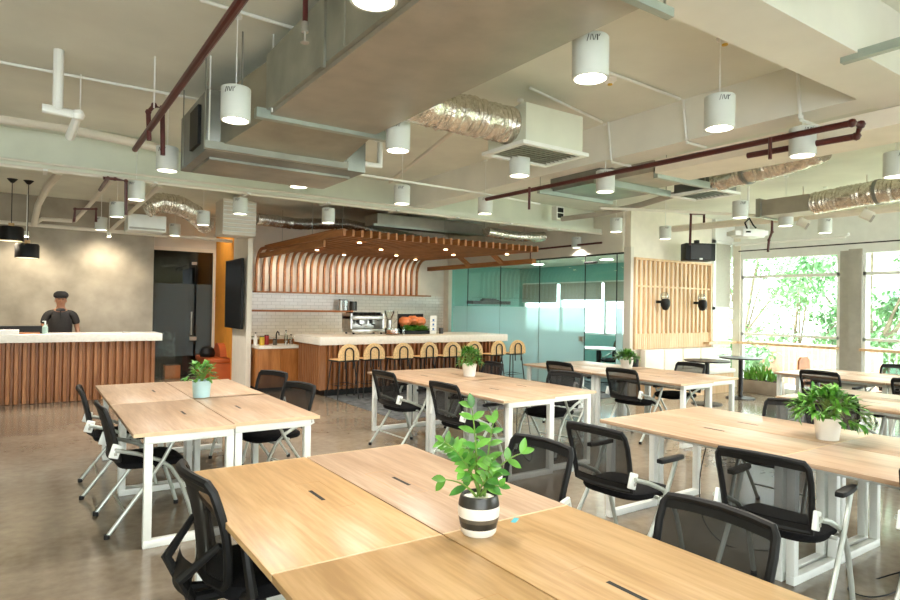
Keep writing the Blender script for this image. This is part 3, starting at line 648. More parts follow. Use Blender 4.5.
# faces local -y
V = [(0, 0, .95), (0, .005, 1.12), (0, .0, 1.28), (0, .0, 1.41), (0, 0, 1.47), (0, -.01, 1.53), (0, -.012, 1.60), (0, -.005, 1.68),
     (.10, 0, .90), (.11, -.005, .50), (.11, .02, .09), (.12, -.12, .03), (-.10, 0, .90), (-.11, -.005, .50), (-.11, .02, .09), (-.12, -.12, .03),
     (.10, 0, 1.42), (.19, .0, 1.40), (.222, .01, 1.27), (.25, -.0, 1.14), (.275, -.09, .98), (.272, -.16, .93),
     (-.10, 0, 1.42), (-.19, .0, 1.40), (-.222, .01, 1.27), (-.25, -.01, 1.15), (-.255, -.12, 1.06), (-.245, -.2, 1.04)]
E_ = [(0,1),(1,2),(2,3),(3,4),(4,5),(5,6),(6,7),(0,8),(8,9),(9,10),(10,11),(0,12),(12,13),(13,14),(14,15),(3,16),(16,17),(17,18),(18,19),(19,20),(20,21),(3,22),(22,23),(23,24),(24,25),(25,26),(26,27)]
Rr = [(.15,.11),(.135,.10),(.15,.11),(.14,.095),.062,.058,(.078,.09),(.072,.088), .085,.058,.04,.035,.085,.058,.04,.035, .075,.06,.05,.042,.032,.03,.075,.06,.05,.042,.032,.03]
body = skin_obj('body', V, E_, Rr, 'skin', per)
SV = [(0, .0, .93), (0, .005, 1.12), (0, 0, 1.28), (0, 0, 1.405), (0, 0, 1.45), (.10, 0, 1.42), (.19, 0, 1.395), (.222, .008, 1.28), (.236, .008, 1.2), (-.10, 0, 1.42), (-.19, 0, 1.395), (-.222, .008, 1.28), (-.236, .008, 1.2)]
SE = [(0,1),(1,2),(2,3),(3,4),(3,5),(5,6),(6,7),(7,8),(3,9),(9,10),(10,11),(11,12)]
skin_obj('polo_shirt', SV, SE, [(.19,.135),(.19,.13),(.205,.135),(.19,.115),(.085,.075),.082,.072,.07,.068,.082,.072,.07,.068], 'shirt', per)
TV_ = [(0, 0, .93), (.1, 0, .88), (.11, -.005, .5), (.11, .02, .1), (-.1, 0, .88), (-.11, -.005, .5), (-.11, .02, .1)]
skin_obj('trousers', TV_, [(0,1),(1,2),(2,3),(0,4),(4,5),(5,6)], [(.16,.12),.1,.075,.06,.1,.075,.06], 'trouser', per)
MB().lathe([(.095, 1.44), (.085, 1.465), (.066, 1.49), (.058, 1.48)], (0, -.005, 0), 24).done('collar', 'shirt', per)
MB().box(-.008, .008, -.135, -.115, 1.3, 1.45).done('placket', 'black', per)
# head: ellipsoid with nose, brow and chin
hb = MB(); n1, n2 = 24, 16
def headf(u, v):
    th = 2 * PI * u; ph = PI * v; x = math.sin(ph) * math.cos(th); y = math.sin(ph) * math.sin(th); z = math.cos(ph)
    w = .078 * (1 - .16 * max(0, -z)); px, py, pz = x * w, y * .097, 1.625 + z * .118
    if y < 0:
        py -= .022 * math.exp(-((x / .16) ** 2) - (((z + .12) / .17) ** 2)); py += .007 * math.exp(-(((abs(x) - .38) / .15) ** 2) - (((z - .06) / .1) ** 2)); py -= .007 * math.exp(-((x / .3) ** 2) - (((z + .85) / .15) ** 2))
    return Vector((px, py, pz))
hb.grid(headf, 32, 24); bmesh.ops.remove_doubles(hb.bm, verts=hb.bm.verts, dist=.0005)
head = hb.done('head', 'skin', per)
MB().lathe([(0, -.008), (.008, 0), (0, .008)], (.029, -.088, 1.632), 10).lathe([(0, -.008), (.008, 0), (0, .008)], (-.029, -.088, 1.632), 10).done('eye', 'eye', head)
MB().bar((-.022, -.099, 1.565), (.022, -.099, 1.565), .012, .008).done('mouth', 'lip', head)
MB().bar((-.045, -.094, 1.648), (-.014, -.098, 1.65), .008, .007).bar((.014, -.098, 1.65), (.045, -.094, 1.648), .008, .007).done('eyebrow', 'hair', head)
e = MB()
for sx in (-1, 1): e.cbox((sx * .08, .005, 1.62), (.014, .035, .055), rz=sx * .3)
e.done('ear', 'skin', head, bevel=.005)
def hairf(u, v):
    p = headf(u, v * .52); c = Vector((0, 0, 1.63)); q = c + (p - c) * 1.07
    if q.y < -.02 : q.z = max(q.z, 1.668)
    return q
h = MB().grid(hairf, 28, 12); bmesh.ops.remove_doubles(h.bm, verts=h.bm.verts, dist=.0005); h.done('hair', 'hair', head)
cp = MB().lathe([(0, 1.79), (.06, 1.785), (.1, 1.755), (.113, 1.72), (.108, 1.69), (.09, 1.672)], (0, -.006, 0), 28)
cp.cbox((0, -.1, 1.678), (.12, .04, .012), rx=.25); cp.done('flat_cap', 'hair', per)
# hands
def hand(sx, base, d):
    base = Vector(base); d = Vector(d).normalized(); side = Vector((1, 0, 0)); up = side.cross(d)
    vs = [tuple(base), tuple(base + d * .05), tuple(base + d * .09)]; es = [(0, 1), (1, 2)]; rs = [(.026), (.036, .018), (.036, .016)]
    for i, L in enumerate((.065, .078, .072, .056)):
        o = base + d * .09 + side * (-.027 + .018 * i) * sx; k = len(vs)
        vs += [tuple(o), tuple(o + d * L * .5), tuple(o + d * L + Vector((0, 0, -.02)))]; es += [(2, k), (k, k + 1), (k + 1, k + 2)]; rs += [.0095, .0088, .0075]
    k = len(vs); o = base + d * .03 - side * .03 * sx
    vs += [tuple(o), tuple(o + d * .03 - side * .02 * sx), tuple(o + d * .06 - side * .022 * sx)]; es += [(1, k), (k, k + 1), (k + 1, k + 2)]; rs += [.012, .0105, .009]
    skin_obj('hand', vs, es, rs, 'skin', per)
hand(1, (.272, -.16, .93), (0, -.8, -.5)); hand(-1, (-.245, -.2, 1.04), (0, -1, .02))
# ============================================================ ALCOVE AND TV
t = thing('television', 'black wall television seen nearly edge-on beside the orange alcove', 'television', (3.3, 12.15, 1.78))
MB().box(-.07, -.02, -.56, .56, -.66, .66).done('casing', 'black', t, bevel=.005)
MB().box(-.074, -.07, -.54, .54, -.64, .64).done('screen', 'screen', t); MB().box(-.02, .028, -.2, .2, -.2, .2).done('wall_bracket', 'blackmetal', t)
t = thing('booth_bench', 'orange booth bench with rounded back in the orange alcove', 'bench', (3.11, 13.45, 0))
MB().box(-.1, .29, -.6, .6, 0, .38).done('base', 'seatorange', t); MB().box(-.14, .29, -.6, .6, .38, .48).done('seat_cushion', 'seatorange', t, bevel=.03)
MB().prism([(-.6, .48)] + [(a, b) for a, b in arc(0, .46, .3, PI, 0, 14)][::1] + [(.6, .48)], .16, .29, 'x').done('backrest', 'seatorange', t)
tag(MB().lathe([(0, 0), (.14, .01), (.16, .08), (.12, .18), (.05, .22), (0, .22)], (3.05, 13.3, .485), 16).done('bag', 'black'), 'black bag lying on the orange booth bench', 'bag')
t = thing('planter_pot', 'brown planter box standing on the dark corridor floor', 'planter', (2.5, 14.0, 0))
MB().box(-.15, .15, -.12, .12, 0, .28).done('pot', 'bamboo', t, bevel=.01); MB().box(-.13, .13, -.1, .1, .28, .29).done('soil', 'soil', t)
# ============================================================ BAR
t = thing('bar_counter', 'long bar counter with vertical teak slats and thick white top', 'counter')
MB().box(4.22, 8.15, 10.1, 11.1, .12, .9).done('body', 'cabinet', t)
mb = MB(); x = 4.22
while x < 8.16: mb.box(x, x + .035, 10.03, 10.1, .12, .9); x += .095
y = 10.1
while y < 11.1: mb.box(4.16, 4.22, y, y + .035, .12, .9); y += .085
mb.box(4.15, 4.22, 10.03, 10.1, .12, .9); mb.done('slat_front', 'brown', t)
MB().box(4.12, 8.26, 9.95, 11.22, .9, 1.04).done('worktop', 'counter', t, bevel=.006)
MB().box(4.28, 8.1, 10.12, 11.0, 0, .12).done('plinth', 'black', t)
t = thing('sink_cabinet', 'low teak cabinet with white top joining the bar end', 'cabinet')
MB().box(3.48, 4.3, 11.28, 11.9, .05, .77).done('body', 'cabinet', t)
for a, b in ((3.49, 3.88), (3.89, 4.28)): MB().box(a, b, 11.262, 11.28, .08, .76).done('door', 'cabinet', t)
MB().box(3.47, 4.3, 11.24, 11.92, .77, .82).done('worktop', 'counter', t); MB().box(3.5, 4.12, 11.33, 11.85, 0, .05).done('plinth', 'black', t)
MB().tube([(3.98, 11.8, .82), (3.98, 11.8, 1.02), (3.98, 11.74, 1.07), (3.98, 11.66, 1.05), (3.98, 11.64, 1.0)], .012).done('tap', 'blackmetal', t)
t = tag(MB().box(8.0, 8.9, 12.8, 13.4, 0, .9).done('back_cabinet', 'cabinet'), 'teak back cabinet standing against the tiled wall', 'cabinet')
t = tag(MB().box(3.56, 8.0, 12.8, 13.41, 0, .86).done('back_cabinet', 'cabinet'), 'long low teak back cabinet beneath the tiled wall shelf', 'cabinet')
MB().box(3.54, 8.0, 12.77, 13.41, .86, .9).done('worktop', 'counter', t)
def bottle(p, h, r, m, lab, cat='bottle', neck=True):
    t = thing('bottle' if neck else 'canister', lab, cat, p)
    if neck: MB().lathe([(0, 0), (r, 0), (r, h*.6), (r*.35, h*.75), (r*.35, h*.93), (0, h*.93)], (0, 0, 0), 16).done('body', m, t)
    else: MB().lathe([(0, 0), (r, 0), (r, h*.9), (0, h*.9)], (0, 0, 0), 16).done('body', m, t)
    MB().cyl((0, 0, h*.92 if neck else h*.9), r*(.4 if neck else .9), h*.08, 12).done('cap', 'black', t)
for (px, h, r, m, lab, nk) in ((255.5, .24, .035, 'potwhite', 'white bottle on the sink cabinet next to the wall end', True), (262, .17, .045, 'yellow', 'yellow canister on the sink cabinet', False), (266.5, .19, .045, 'redp', 'red canister on the sink cabinet behind the yellow one', False),
                               (275, .12, .04, 'glazeb', 'brown jar on the sink cabinet', False), (286, .28, .035, 'bottle', 'tall clear glass bottle on the sink cabinet', True), (291, .2, .035, 'bottle', 'short clear glass bottle beside the tap', True)):
    p = at(px, 340, y=11.55 if m != 'redp' else 11.7); bottle((p.x, p.y, .82), h, r, m, lab, 'bottle' if nk else 'canister', nk)
t = tag(MB().box(3.47, 6.25, 13.15, 13.42, 1.43, 1.47).done('wall_shelf', 'bamboo'), 'narrow wooden wall shelf on the white tiles', 'shelf')
for (px, h, r, m, lab) in ((341, .26, .055, 'steel', 'steel shaker first on the wooden wall shelf'), (346, .26, .05, 'bottle', 'clear glass jar on the wooden wall shelf'), (353.5, .22, .09, 'glaze', 'dark wide jar at the end of the wooden wall shelf')):
    p = at(px, 311, y=13.25); bottle((p.x, 13.27, 1.47), h, r, m, lab, 'jar', False)
# espresso machine
t = thing('espresso_machine', 'steel espresso machine with dark cups on top, on the bar', 'coffee machine', (5.45, 10.98, 1.04))
MB().box(-.36, .36, -.22, .22, .03, .1).done('drip_tray', 'steel', t, bevel=.008); MB().box(-.34, .34, 0, .22, .1, .3).done('body', 'steel', t, bevel=.01)
MB().box(-.36, .36, -.16, .24, .28, .36).done('top_housing', 'steel', t, bevel=.012)
g = MB()
for sx in (-.18, .1): g.cyl((sx, -.1, .2), .035, .08, 16).bar((sx, -.12, .2), (sx, -.26, .18), .025, .025)
g.done('group_head', 'blackmetal', t)
g = MB()
for i in range(7):
    for j in range(3): g.lathe([(0, 0), (.03, 0), (.042, .06), (.036, .06), (.026, .01), (0, .01)], (-.29 + i * .096, -.07 + j * .1, .36), 12)
g.done('cup_rack', 'black', t)
MB().box(-.36, -.33, -.16, .24, .1, .4).done('side_panel', 'steel', t)
MB().box(.33, .36, -.16, .24, .1, .4).done('side_panel', 'steel', t)
fe = MB()
for sx in (-.3, .3):
    for sy in (-.16, .16): fe.cyl((sx, sy, 0), .02, .03, 10)
fe.done('foot', 'black', t)
p = at(389, 335, y=10.9)
t = thing('coffee_grinder', 'steel coffee grinder with hoppers beside the espresso machine', 'coffee grinder', (p.x, 10.9, 1.04))
MB().box(-.09, .09, -.1, .1, 0, .05).cyl((0, 0, .05), .06, .22, 16).cyl((0, 0, .27), .04, .04, 16, .08).done('body', 'steel', t)
MB().lathe([(0, .3), (.05, .3), (.1, .42), (.1, .46), (0, .46)], (0, 0, 0), 20).done('hopper', 'bottle', t); MB().tube([(.1, 0, .2), (.16, -.05, .3), (.16, -.05, .45)], .01).done('steam_arm', 'steel', t)
p = at(391, 337, y=10.5)
t = thing('cake_dome', 'glass dish of orange pastries on the bar', 'dish', (p.x, 10.45, 1.04))
MB().lathe([(0, 0), (.12, 0), (.15, .03), (.15, .12), (.145, .12), (.145, .035), (0, .01)], (0, 0, 0), 24).done('dish', 'bottle', t)
MB().lathe([(0, .012), (.12, .015), (.13, .07), (.06, .09), (0, .09)], (0, 0, 0), 16).done('pastry', 'tomato', t)
# food display
p = at(414, 335, y=10.7)
t = thing('food_display', 'black tray of orange peppers heaped over green lettuce on the bar', 'food display', (p.x, 10.7, 1.04))
MB().box(-.3, .3, -.16, .16, 0, .07).done('tray', 'black', t, bevel=.01)
g = MB(); rnd = random.Random(4)
for i in range(160): g.leaf((rnd.uniform(-.24, .24), rnd.uniform(-.14, .1), .07), (rnd.uniform(-.5, .5), rnd.uniform(-1, .2), rnd.uniform(.3, 1)), (0, 0, 1), rnd.uniform(.08, .14), .09, .3)
g.done('lettuce', 'leafy', t, normals=False)
for (x, y, z, r) in ((-.17, .08, .24, .13), (.02, .1, .27, .12), (.18, .08, .24, .13)):
    MB().lathe([(0, -r*.8), (r*.6, -r*.7), (r, -.1*r), (r*.95, r*.4), (r*.5, r*.75), (0, r*.6)], (x, y, z), 20).done('pepper', 'tomato', t)
MB().box(-.3, .3, .14, .16, .05, .4).done('back_panel', 'black', t)
p = at(433, 335, y=10.55)
t = thing('menu_stand', 'white menu stand with blue print on the bar', 'sign', (p.x, 10.55, 1.04), .3)
MB().box(-.1, .1, -.004, .004, 0, .37).done('card', 'paper', t); MB().box(-.1, .1, -.05, .05, 0, .008).done('base', 'bottle', t)
g = MB()
for k in range(3):
    g.box(-.025, .025, -.006, -.004, .08 + k * .09, .12 + k * .09); g.box(-.06, .06, -.006, -.004, .065 + k * .09, .07 + k * .09)
g.done('print', 'ink', t)
p = at(441, 335, y=10.6); bottle((p.x, 10.6, 1.04), .12, .045, 'glaze', 'small dark cup at the side of the menu stand', 'cup', False)
p = at(402, 335, y=10.45); bottle((p.x, 10.4, 1.04), .17, .03, 'bottle', 'small clear bottle before the food tray', 'bottle', True)
# ------------------------------------------------------------ canopy
t = thing('timber_canopy', 'slatted teak canopy curving out from the tiled wall over the bar', 'canopy')
Z0, Z1, R_ = 1.87, 2.79, .42
prof = [(13.38, Z0), (13.38, Z1 - R_)] + [(13.38 - R_ + R_ * math.cos(a), Z1 - R_ + R_ * math.sin(a)) for a in [PI/2 * i / 8 for i in range(1, 9)]]
n = 27
for i in range(n):
    x = 4.02 + (8.06 - 4.02) * i / (n - 1)
    yf = 8.87
    outer = prof + [(yf, Z1)]
    rin = R_ - .06
    inner = [(13.32, Z0), (13.32, Z1 - R_)] + [(13.38 - R_ + rin * math.cos(a), Z1 - R_ + rin * math.sin(a)) for a in [PI/2 * k / 8 for k in range(1, 9)]] + [(yf, Z1 - .11)]
    m = MB(); s_ = m
    for (A, B, C_, D) in zip(outer, outer[1:], inner, inner[1:]):
        m.prism([A, B, D, C_], x, x + .04, 'x')
    bmesh.ops.remove_doubles(m.bm, verts=m.bm.verts, dist=.0005)
    m.done('slat', 'canopy', t, smooth=False)
MB().box(4.0, 8.1, 9.2, 12.7, Z1 + .001, Z1 + .02).done('backing_board', 'canopy', t)
MB().box(3.98, 8.36, 13.1, 13.4, 1.84, 1.87).done('ledge', 'canopy', t)
MB().box(8.42, 8.52, 9.4, 13.4, 2.50, 2.6).done('edge_beam', 'canopy', t)
for yy in (10.4, 11.6): MB().bar((8.45, yy, 2.55), (8.08, yy - .1, 2.74), .12, .05).done('link_bracket', 'canopy', t)
g = MB()
for yy in (9.3, 10.6, 12.2):
    for xx in (4.2, 6.2, 8.1): g.tube([(xx, yy, Z1), (xx, yy, SLAB)], .004, 6)
g.done('hanger_wire', 'galv', t)
for (xx, yy) in ((4.7, 9.7), (4.7, 11.6), (5.6, 10.6), (5.6, 12.3), (6.5, 9.7), (6.5, 11.6), (7.3, 10.6), (7.4, 12.3), (8.0, 9.7)):
    MB().cyl((xx, yy, Z1 - .12), .035, .015, 16).done('downlight', 'warm', t)
    spot('canopy_downlight', (xx, yy, Z1 - .14), 20, 130, .7, (1, .78, .5))
for xx in (4.4, 5.2, 6.0, 6.8, 7.6): spot('slat_light', (xx, 12.75, 2.6), 16, 120, .9, (1, .86, .7), tgt=(xx, 13.4, 2.0))
MB().box(3.96, 4.0, 9.5, 12.95, 2.55, 2.65).done('lower_fascia', 'canopy', t)
# ------------------------------------------------------------ bar stools
def make_stool():
    t = thing('bar_stool', 'x', 'stool', group='rattan bar stools along the bar')   # faces +y
    def sq(a, r): return [(r * math.copysign(abs(math.cos(a)) ** .7, math.cos(a)), r * math.copysign(abs(math.sin(a)) ** .7, math.sin(a)))][0]
    poly = [sq(2*PI*i/24, .21) for i in range(24)]
    MB().prism(poly, .635, .665).done('seat', 'rattan', t)
    rim = [(p[0]*1.02, p[1]*1.02, .65) for p in poly]; MB().tube(rim, .014, 8, closed=True).done('seat_rim', 'blackmetal', t)
    m = MB()
    W = .2; pts = [(-W, .66)] + arc(0, .735, W, PI, 0, 14) + [(W, .66)]
    m.prism([(a, b) for a, b in pts][::-1], -.205, -.185, 'y'); m.done('backrest', 'rattan', t)
    hp = [(-.075, -.222, .52), (-.08, -.222, .78)] + [(a, -.222, b) for a, b in arc(0, .79, .08, PI, 0, 8)] + [(.08, -.222, .78), (.075, -.222, .52)]
    MB().tube(hp, .012, 8).done('back_hoop', 'blackmetal', t)
    for sx in (-1, 1):
        for sy in (-1, 1):
            MB().tube([(sx*.14, sy*.14, .64), (sx*.2, sy*.2, .0)], .011, 8).done('leg', 'blackmetal', t)
    MB().tube([(-.178, -.178, .24), (.178, -.178, .24), (.178, .178, .24), (-.178, .178, .24)], .009, 8, closed=True).done('footrest', 'blackmetal', t)
    return t
st = make_stool()
first_then_copies(st, [((x, 9.72 + (.05 if i % 2 else 0), .008), (.08 if i % 3 == 0 else -.05), 'rattan bar stool with black hoop back, %s along the bar from the sink cabinet' % (ORD + ['seventh', 'eighth'])[i]) for i, x in enumerate((4.44, 4.97, 5.52, 6.07, 6.58, 7.12, 7.66, 8.22))])
# ============================================================ SLATTED WALL, BENCH
t = thing('slatted_wall_panel', 'pale wooden slatted panel on the wall above the white bench', 'wall panel')
m = MB(); x = 9.20
while x < 11.50: m.box(x, x + .045, 7.45, 7.5, 1.15, 2.52); x += .136
m.done('slat_row', 'pale', t)
MB().box(9.17, 11.55, 7.41, 7.5, 2.52, 2.56).box(9.17, 9.20, 7.412, 7.5, .86, 2.52).box(11.52, 11.55, 7.412, 7.5, .86, 2.52).done('frame', 'pale', t)
MB().box(9.2, 11.52, 7.435, 7.45, 2.02, 2.05).done('cross_rail', 'pale', t)
m = MB().box(9.2, 11.52, 7.45, 7.5, .86, 1.15); x = 9.22
while x < 11.5: m.box(x, x + .04, 7.43, 7.45, .87, 1.15); x += .055
m.done('lower_board', 'pale', t)
for k, (px, py) in enumerate(((661, 303), (698, 304))):
    p = at(px, py, y=7.38)
    u = thing('wall_sconce', ['black wall sconce with glass top, beside the partition', 'black wall sconce with glass top, closer to the window'][k], 'lamp', (p.x, 7.4, p.z), group='wall sconces')
    MB().lathe([(0, -.14), (.05, -.12), (.085, -.05), (.09, .02), (.07, .075), (0, .09)], (0, -.12, 0), 24).done('body', 'black', u)
    MB().lathe([(.06, .07), (.075, .1), (.07, .16), (.045, .2), (0, .21)], (0, -.1, 0), 24).done('glass_shade', 'bottle', u)
    MB().cbox((-.08, -.04, .02), (.06, .1, .05)).done('wall_mount', 'black', u)
t = thing('wall_bench', 'built-in bench with white upholstered backs and pale wood base', 'bench')
MB().box(9.3, 11.6, 6.95, 7.48, 0, .38).done('base', 'pale', t)
MB().box(9.28, 11.62, 6.92, 7.4, .38, .46).done('seat_cushion', 'offwhite', t, bevel=.02)
for k in range(4): MB().box(9.32 + k*.575, 9.87 + k*.575, 7.3, 7.42, .46, .86).done('back_cushion', 'offwhite', t, bevel=.025)
for k, (x, y, lab) in enumerate(((10.82, 6.35, 'round black pedestal table near the window corner'), (9.62, 6.25, 'round black pedestal table at the partition end of the bench'))):
    t = thing('pedestal_table', lab, 'table', (x, y, 0), group='round pedestal tables')
    MB().lathe([(0, .725), (.36, .725), (.375, .735), (.375, .75), (0, .75)], (0, 0, 0), 40).done('tabletop', 'blackmetal', t)
    MB().cyl((0, 0, .02), .04, .71, 20).done('column', 'blackmetal', t)
    MB().lathe([(0, 0), (.25, 0), (.25, .015), (.06, .035), (0, .035)], (0, 0, 0), 32).done('base', 'blackmetal', t)
p = Vector((10.42, 7.0, 2.53))
t = thing('loudspeaker', 'black loudspeaker hung above the slatted panel', 'loudspeaker', p, math.radians(-28))
MB().prism([(-.3, -.13), (.3, -.13), (.26, .15), (-.26, .15)], 0, .33).done('cabinet', 'black', t, bevel=.02)
MB().box(-.2, .2, -.14, -.13, .03, .3).done('grille', 'blackmetal', t); MB().box(-.03, .03, -.145, -.14, .02, .05).done('badge', 'white', t)
MB().box(-.03, .03, -.02, .08, .33, .40).done('hanging_bracket', 'black', t)
p = at(748, 232, x=9.0)
t = thing('projector', 'white projector with black hose loop hung near the window', 'projector', p, math.radians(-20))
MB().box(-.2, .2, -.14, .14, -.09, .03).done('casing', 'white', t, bevel=.02); MB().cyl((-.12, -.15, -.03), .035, .02, 16).done('lens', 'black', t)
MB().box(-.3, -.2, -.1, .1, -.07, .0).done('side_tray', 'white', t)
MB().box(.2, .28, -.1, .1, -.05, .02).done('side_tray', 'white', t)
MB().tube([(-.05, -.05, .03), (-.1, -.05, .13), (-.02, -.05, .2), (.05, -.05, .1), (.1, -.05, .06)], .012).done('cable_loop', 'black', t)
MB().tube([(0, 0, .03), (0, 0, SLAB - p.z)], .018).done('pole', 'white', t)
# ============================================================ MEETING ROOM CONTENTS
t = thing('wall_shelf', 'black shelf on the turquoise wall of the meeting room', 'shelf', (10.5, 13.5, 1.68))
MB().box(-.66, .66, -.16, .12, 0, .09).done('shelf_board', 'blackmetal', t); MB().box(-.25, .3, -.1, .05, .09, .13).done('device', 'black', t); MB().box(-.2, .2, -.1, .05, .13, .16).done('device', 'black', t)
t = thing('meeting_table', 'oval pale table seen through the clear glass door', 'table', (10.35, 9.35, 0))
MB().lathe([(0, .72), (.5, .72), (.52, .74), (.5, .75), (0, .75)], (0, 0, 0), 32).done('tabletop', 'potwhite', t); MB().cyl((0, 0, .02), .05, .7, 16).cyl((0, 0, .012), .3, .02, 24).done('pedestal', 'blackmetal', t)
# ============================================================ DESKS
DL, DW = 1.37, .647
def slot_local(sx): return sx
def make_desk():
    t = thing('desk', 'x', 'desk', group='white framed oak desks')       # local: centre at floor; x half DW/2, y half DL/2; cable slot on +x side
    MB().box(-DW/2+.002, DW/2-.002, -DL/2+.002, DL/2-.002, .725, .75).done('tabletop', 'oak', t, bevel=.002)
    MB().box(.10, .118, -.08, .08, .7502, .7506).done('cable_slot', 'black', t)
    fp = MB().box(.08, .083, -.2, .2, .7501, .7504).box(.20, .203, -.2, .2, .7501, .7504).box(.083, .2, -.203, -.2, .7501, .7504).box(.083, .2, .2, .203, .7501, .7504)
    fp.done('flap_seam', 'oak_edge', t)
    for sy in (-1, 1):
        y = sy * (DL/2 - .035); a, b = -DW/2 + .07, DW/2 - .012; w = .05; dd = .025
        m = MB().box(a, b, y-dd, y+dd, .675, .725).box(a, b, y-dd, y+dd, 0, .05).box(a, a+w, y-dd, y+dd, .05, .675).box(b-w, b, y-dd, y+dd, .05, .675)
        m.done('leg_frame', 'white', t, bevel=.003)
    MB().box(-DW/2+.12, -DW/2+.15, -DL/2+.06, DL/2-.06, .685, .722).box(DW/2-.07, DW/2-.04, -DL/2+.06, DL/2-.06, .685, .722).done('side_rail', 'white', t)
    for sy in (-1, 1): MB().box(-DW/2+.003, DW/2-.003, sy*(DL/2-.0012)-.0018, sy*(DL/2-.0012)+.0018, .7265, .7505).done('edge_band', 'edgeband', t)
    MB().box(.02, .26, -.35, .35, .63, .68).done('cable_tray', 'grey', t)
    return t
desk = make_desk(); specs = []
def cluster(x0, y1, rows, name, cols=2):
    for r in range(rows):
        for c in range(cols):
            x = x0 + DW/2 + c * (DW + .003); y = y1 - DL/2 - r * (DL + .003) + (.07 if c and y1 > 5 and r else 0) - (.03 if c and y1 > 5 and not r else 0)
            side = ['reception', 'window'][c]; rr = (['far', 'near'] if rows == 2 else ['far', 'middle', 'near'])[r]
            specs.append(((x, y, 0), 0 if c == 0 else PI, 'oak-topped desk, %s %s-side one of the %s' % (rr, side, name)))
cluster(.642, 3.29, 2, 'table with the striped pot')
cluster(.565, 7.14, 2, 'table with the pale blue pot')
cluster(3.58, 7.10, 2, 'table in front of the bar stools')
cluster(3.64, 3.27, 2, 'table with the big bushy plant')
cluster(6.20, 7.10, 2, 'table before the glass partition')
cluster(6.22, 3.28, 2, 'pale table beyond the bushy plant')
cluster(8.66, 4.60, 2, 'pale table beside the windows')
specs = [s for s in specs]
# three near right table gets one more row behind the picture edge is left out
first_then_copies(desk, specs)
pink = None
for o in [q for q in COL.objects if q.name.split('.')[0] == 'desk']:
    if 'striped pot' in o['label'] and 'far window-side' not in o['label']: continue
    for c in o.children:
        if c.name.startswith('tabletop'):
            if pink is None: pink = c.data.copy(); pink.materials[0] = MT['oakpink']
            c.data = pink
tag(MB().cbox((1.62, 1.89, .7508), (.055, .02, .0012), rz=.6).done('tape', 'bluetape'), 'small scrap of blue tape beside the striped pot', 'tape')
# ============================================================ CHAIRS
def make_chair():
    t = thing('training_chair', 'x', 'chair', group='black mesh training chairs')      # faces +x
    def sup(a, rx, ry, k=.55): return (rx * math.copysign(abs(math.cos(a)) ** k, math.cos(a)) + .02, ry * math.copysign(abs(math.sin(a)) ** k, math.sin(a)))
    m = MB(); rings = []
    for (s_, z) in ((.80, .425), (.96, .432), (1.0, .45), (.985, .468), (.9, .478), (.5, .482)):
        rings.append([m.bm.verts.new((*sup(2*PI*i/32, .225*s_, .24*s_), z - (.02 * max(0, math.cos(2*PI*i/32)) ** 3))) for i in range(32)])
    for A, B in zip(rings, rings[1:]):
        for j in range(32): m.bm.faces.new((A[j], A[(j+1) % 32], B[(j+1) % 32], B[j]))
    m.bm.faces.new(rings[0][::-1]); m.bm.faces.new(rings[-1]); m.done('seat', 'fabric', t)
    # backrest: curved frame; u across, v up
    def bk(u, v):
        y = u * (.215 + .018 * v); x = -.205 - .055 * v - .035 * v * v - .035 * (1 - (u ** 2)) * (1 - .3 * v); z = .50 + .355 * v + .012 * (1 - u*u) * v
        return Vector((x, y, z))
    m = MB(); m.grid(lambda a, b: bk(-.93 + 1.86 * a, .08 + .86 * b), 10, 8); m.done('mesh_back', 'mesh', t)
    loop = [(-1, 0), (-.5, 0), (0, 0), (.5, 0), (1, 0), (1.0, .25), (1.0, .5), (1.0, .75), (.97, .93), (.9, 1), (.5, 1), (0, 1), (-.5, 1), (-.9, 1), (-.97, .93), (-1, .75), (-1, .5), (-1, .25)]
    m = MB()
    m.tube([bk(*q) for q in loop], .016, 8, closed=True)
    # broad top and bottom bands
    for v0, v1, dx in ((.885, 1.0, .008), (0, .11, .008)):
        for dxx in (-dx, dx):
            m.grid(lambda a, b: bk(-.97 + 1.94 * a, v0 + (v1 - v0) * b) + Vector((dxx, 0, 0)), 10, 2)
    m.done('back_frame', 'black', t)
    for sy in (-1, 1):
        y = sy * .262
        f = [(-.235, .585), (-.10, .545), (.04, .485), (.12, .42), (.19, .30), (.24, .15), (.275, .025)]
        l1 = MB().tube([(a, y, b) for a, b in f], .0145, 10).done('leg', 'silver', t)
        r = [(.15, .655), (.06, .48), (-.10, .255), (-.275, .02)]
        l2 = MB().tube([(a, y + sy * .02, b) for a, b in r], .0135, 10).done('leg', 'silver', t)
        MB().cyl((.277, y, 0), .019, .03, 12).done('foot_cap', 'black', l1)
        MB().cyl((-.28, y + sy * .02, 0), .019, .03, 12).done('foot_cap', 'black', l2)
        MB().cbox((-.235, sy * .245, .575), (.062, .022, .095), ry=.3).done('back_bracket', 'white', t, bevel=.006)
        MB().cbox((-.235, sy * .262, .592), (.014, .004, .014)).cbox((-.235, sy * .262, .558), (.018, .004, .018)).done('bracket_hole', 'grey', t)
        a_ = MB(); pl = [(-.02, -.02), (.02, -.026), (.14, -.026), (.22, -.018), (.235, 0), (.22, .018), (.14, .026), (.02, .026), (-.02, .02)]
        for v in (0,): a_.prism([(p[0], p[1] + y + sy * .015) for p in pl], .655, .682)
        a_.done('armrest', 'black', t, bevel=.006)
    for a_, b_, r_ in ((.0, .44, .012), (.12, .42, .012), (-.17, .155, .008)): MB().tube([(a_, -.265, b_), (a_, .265, b_)], r_).done('cross_bar', 'silver', t)
    return t
ch = make_chair(); W_ = PI
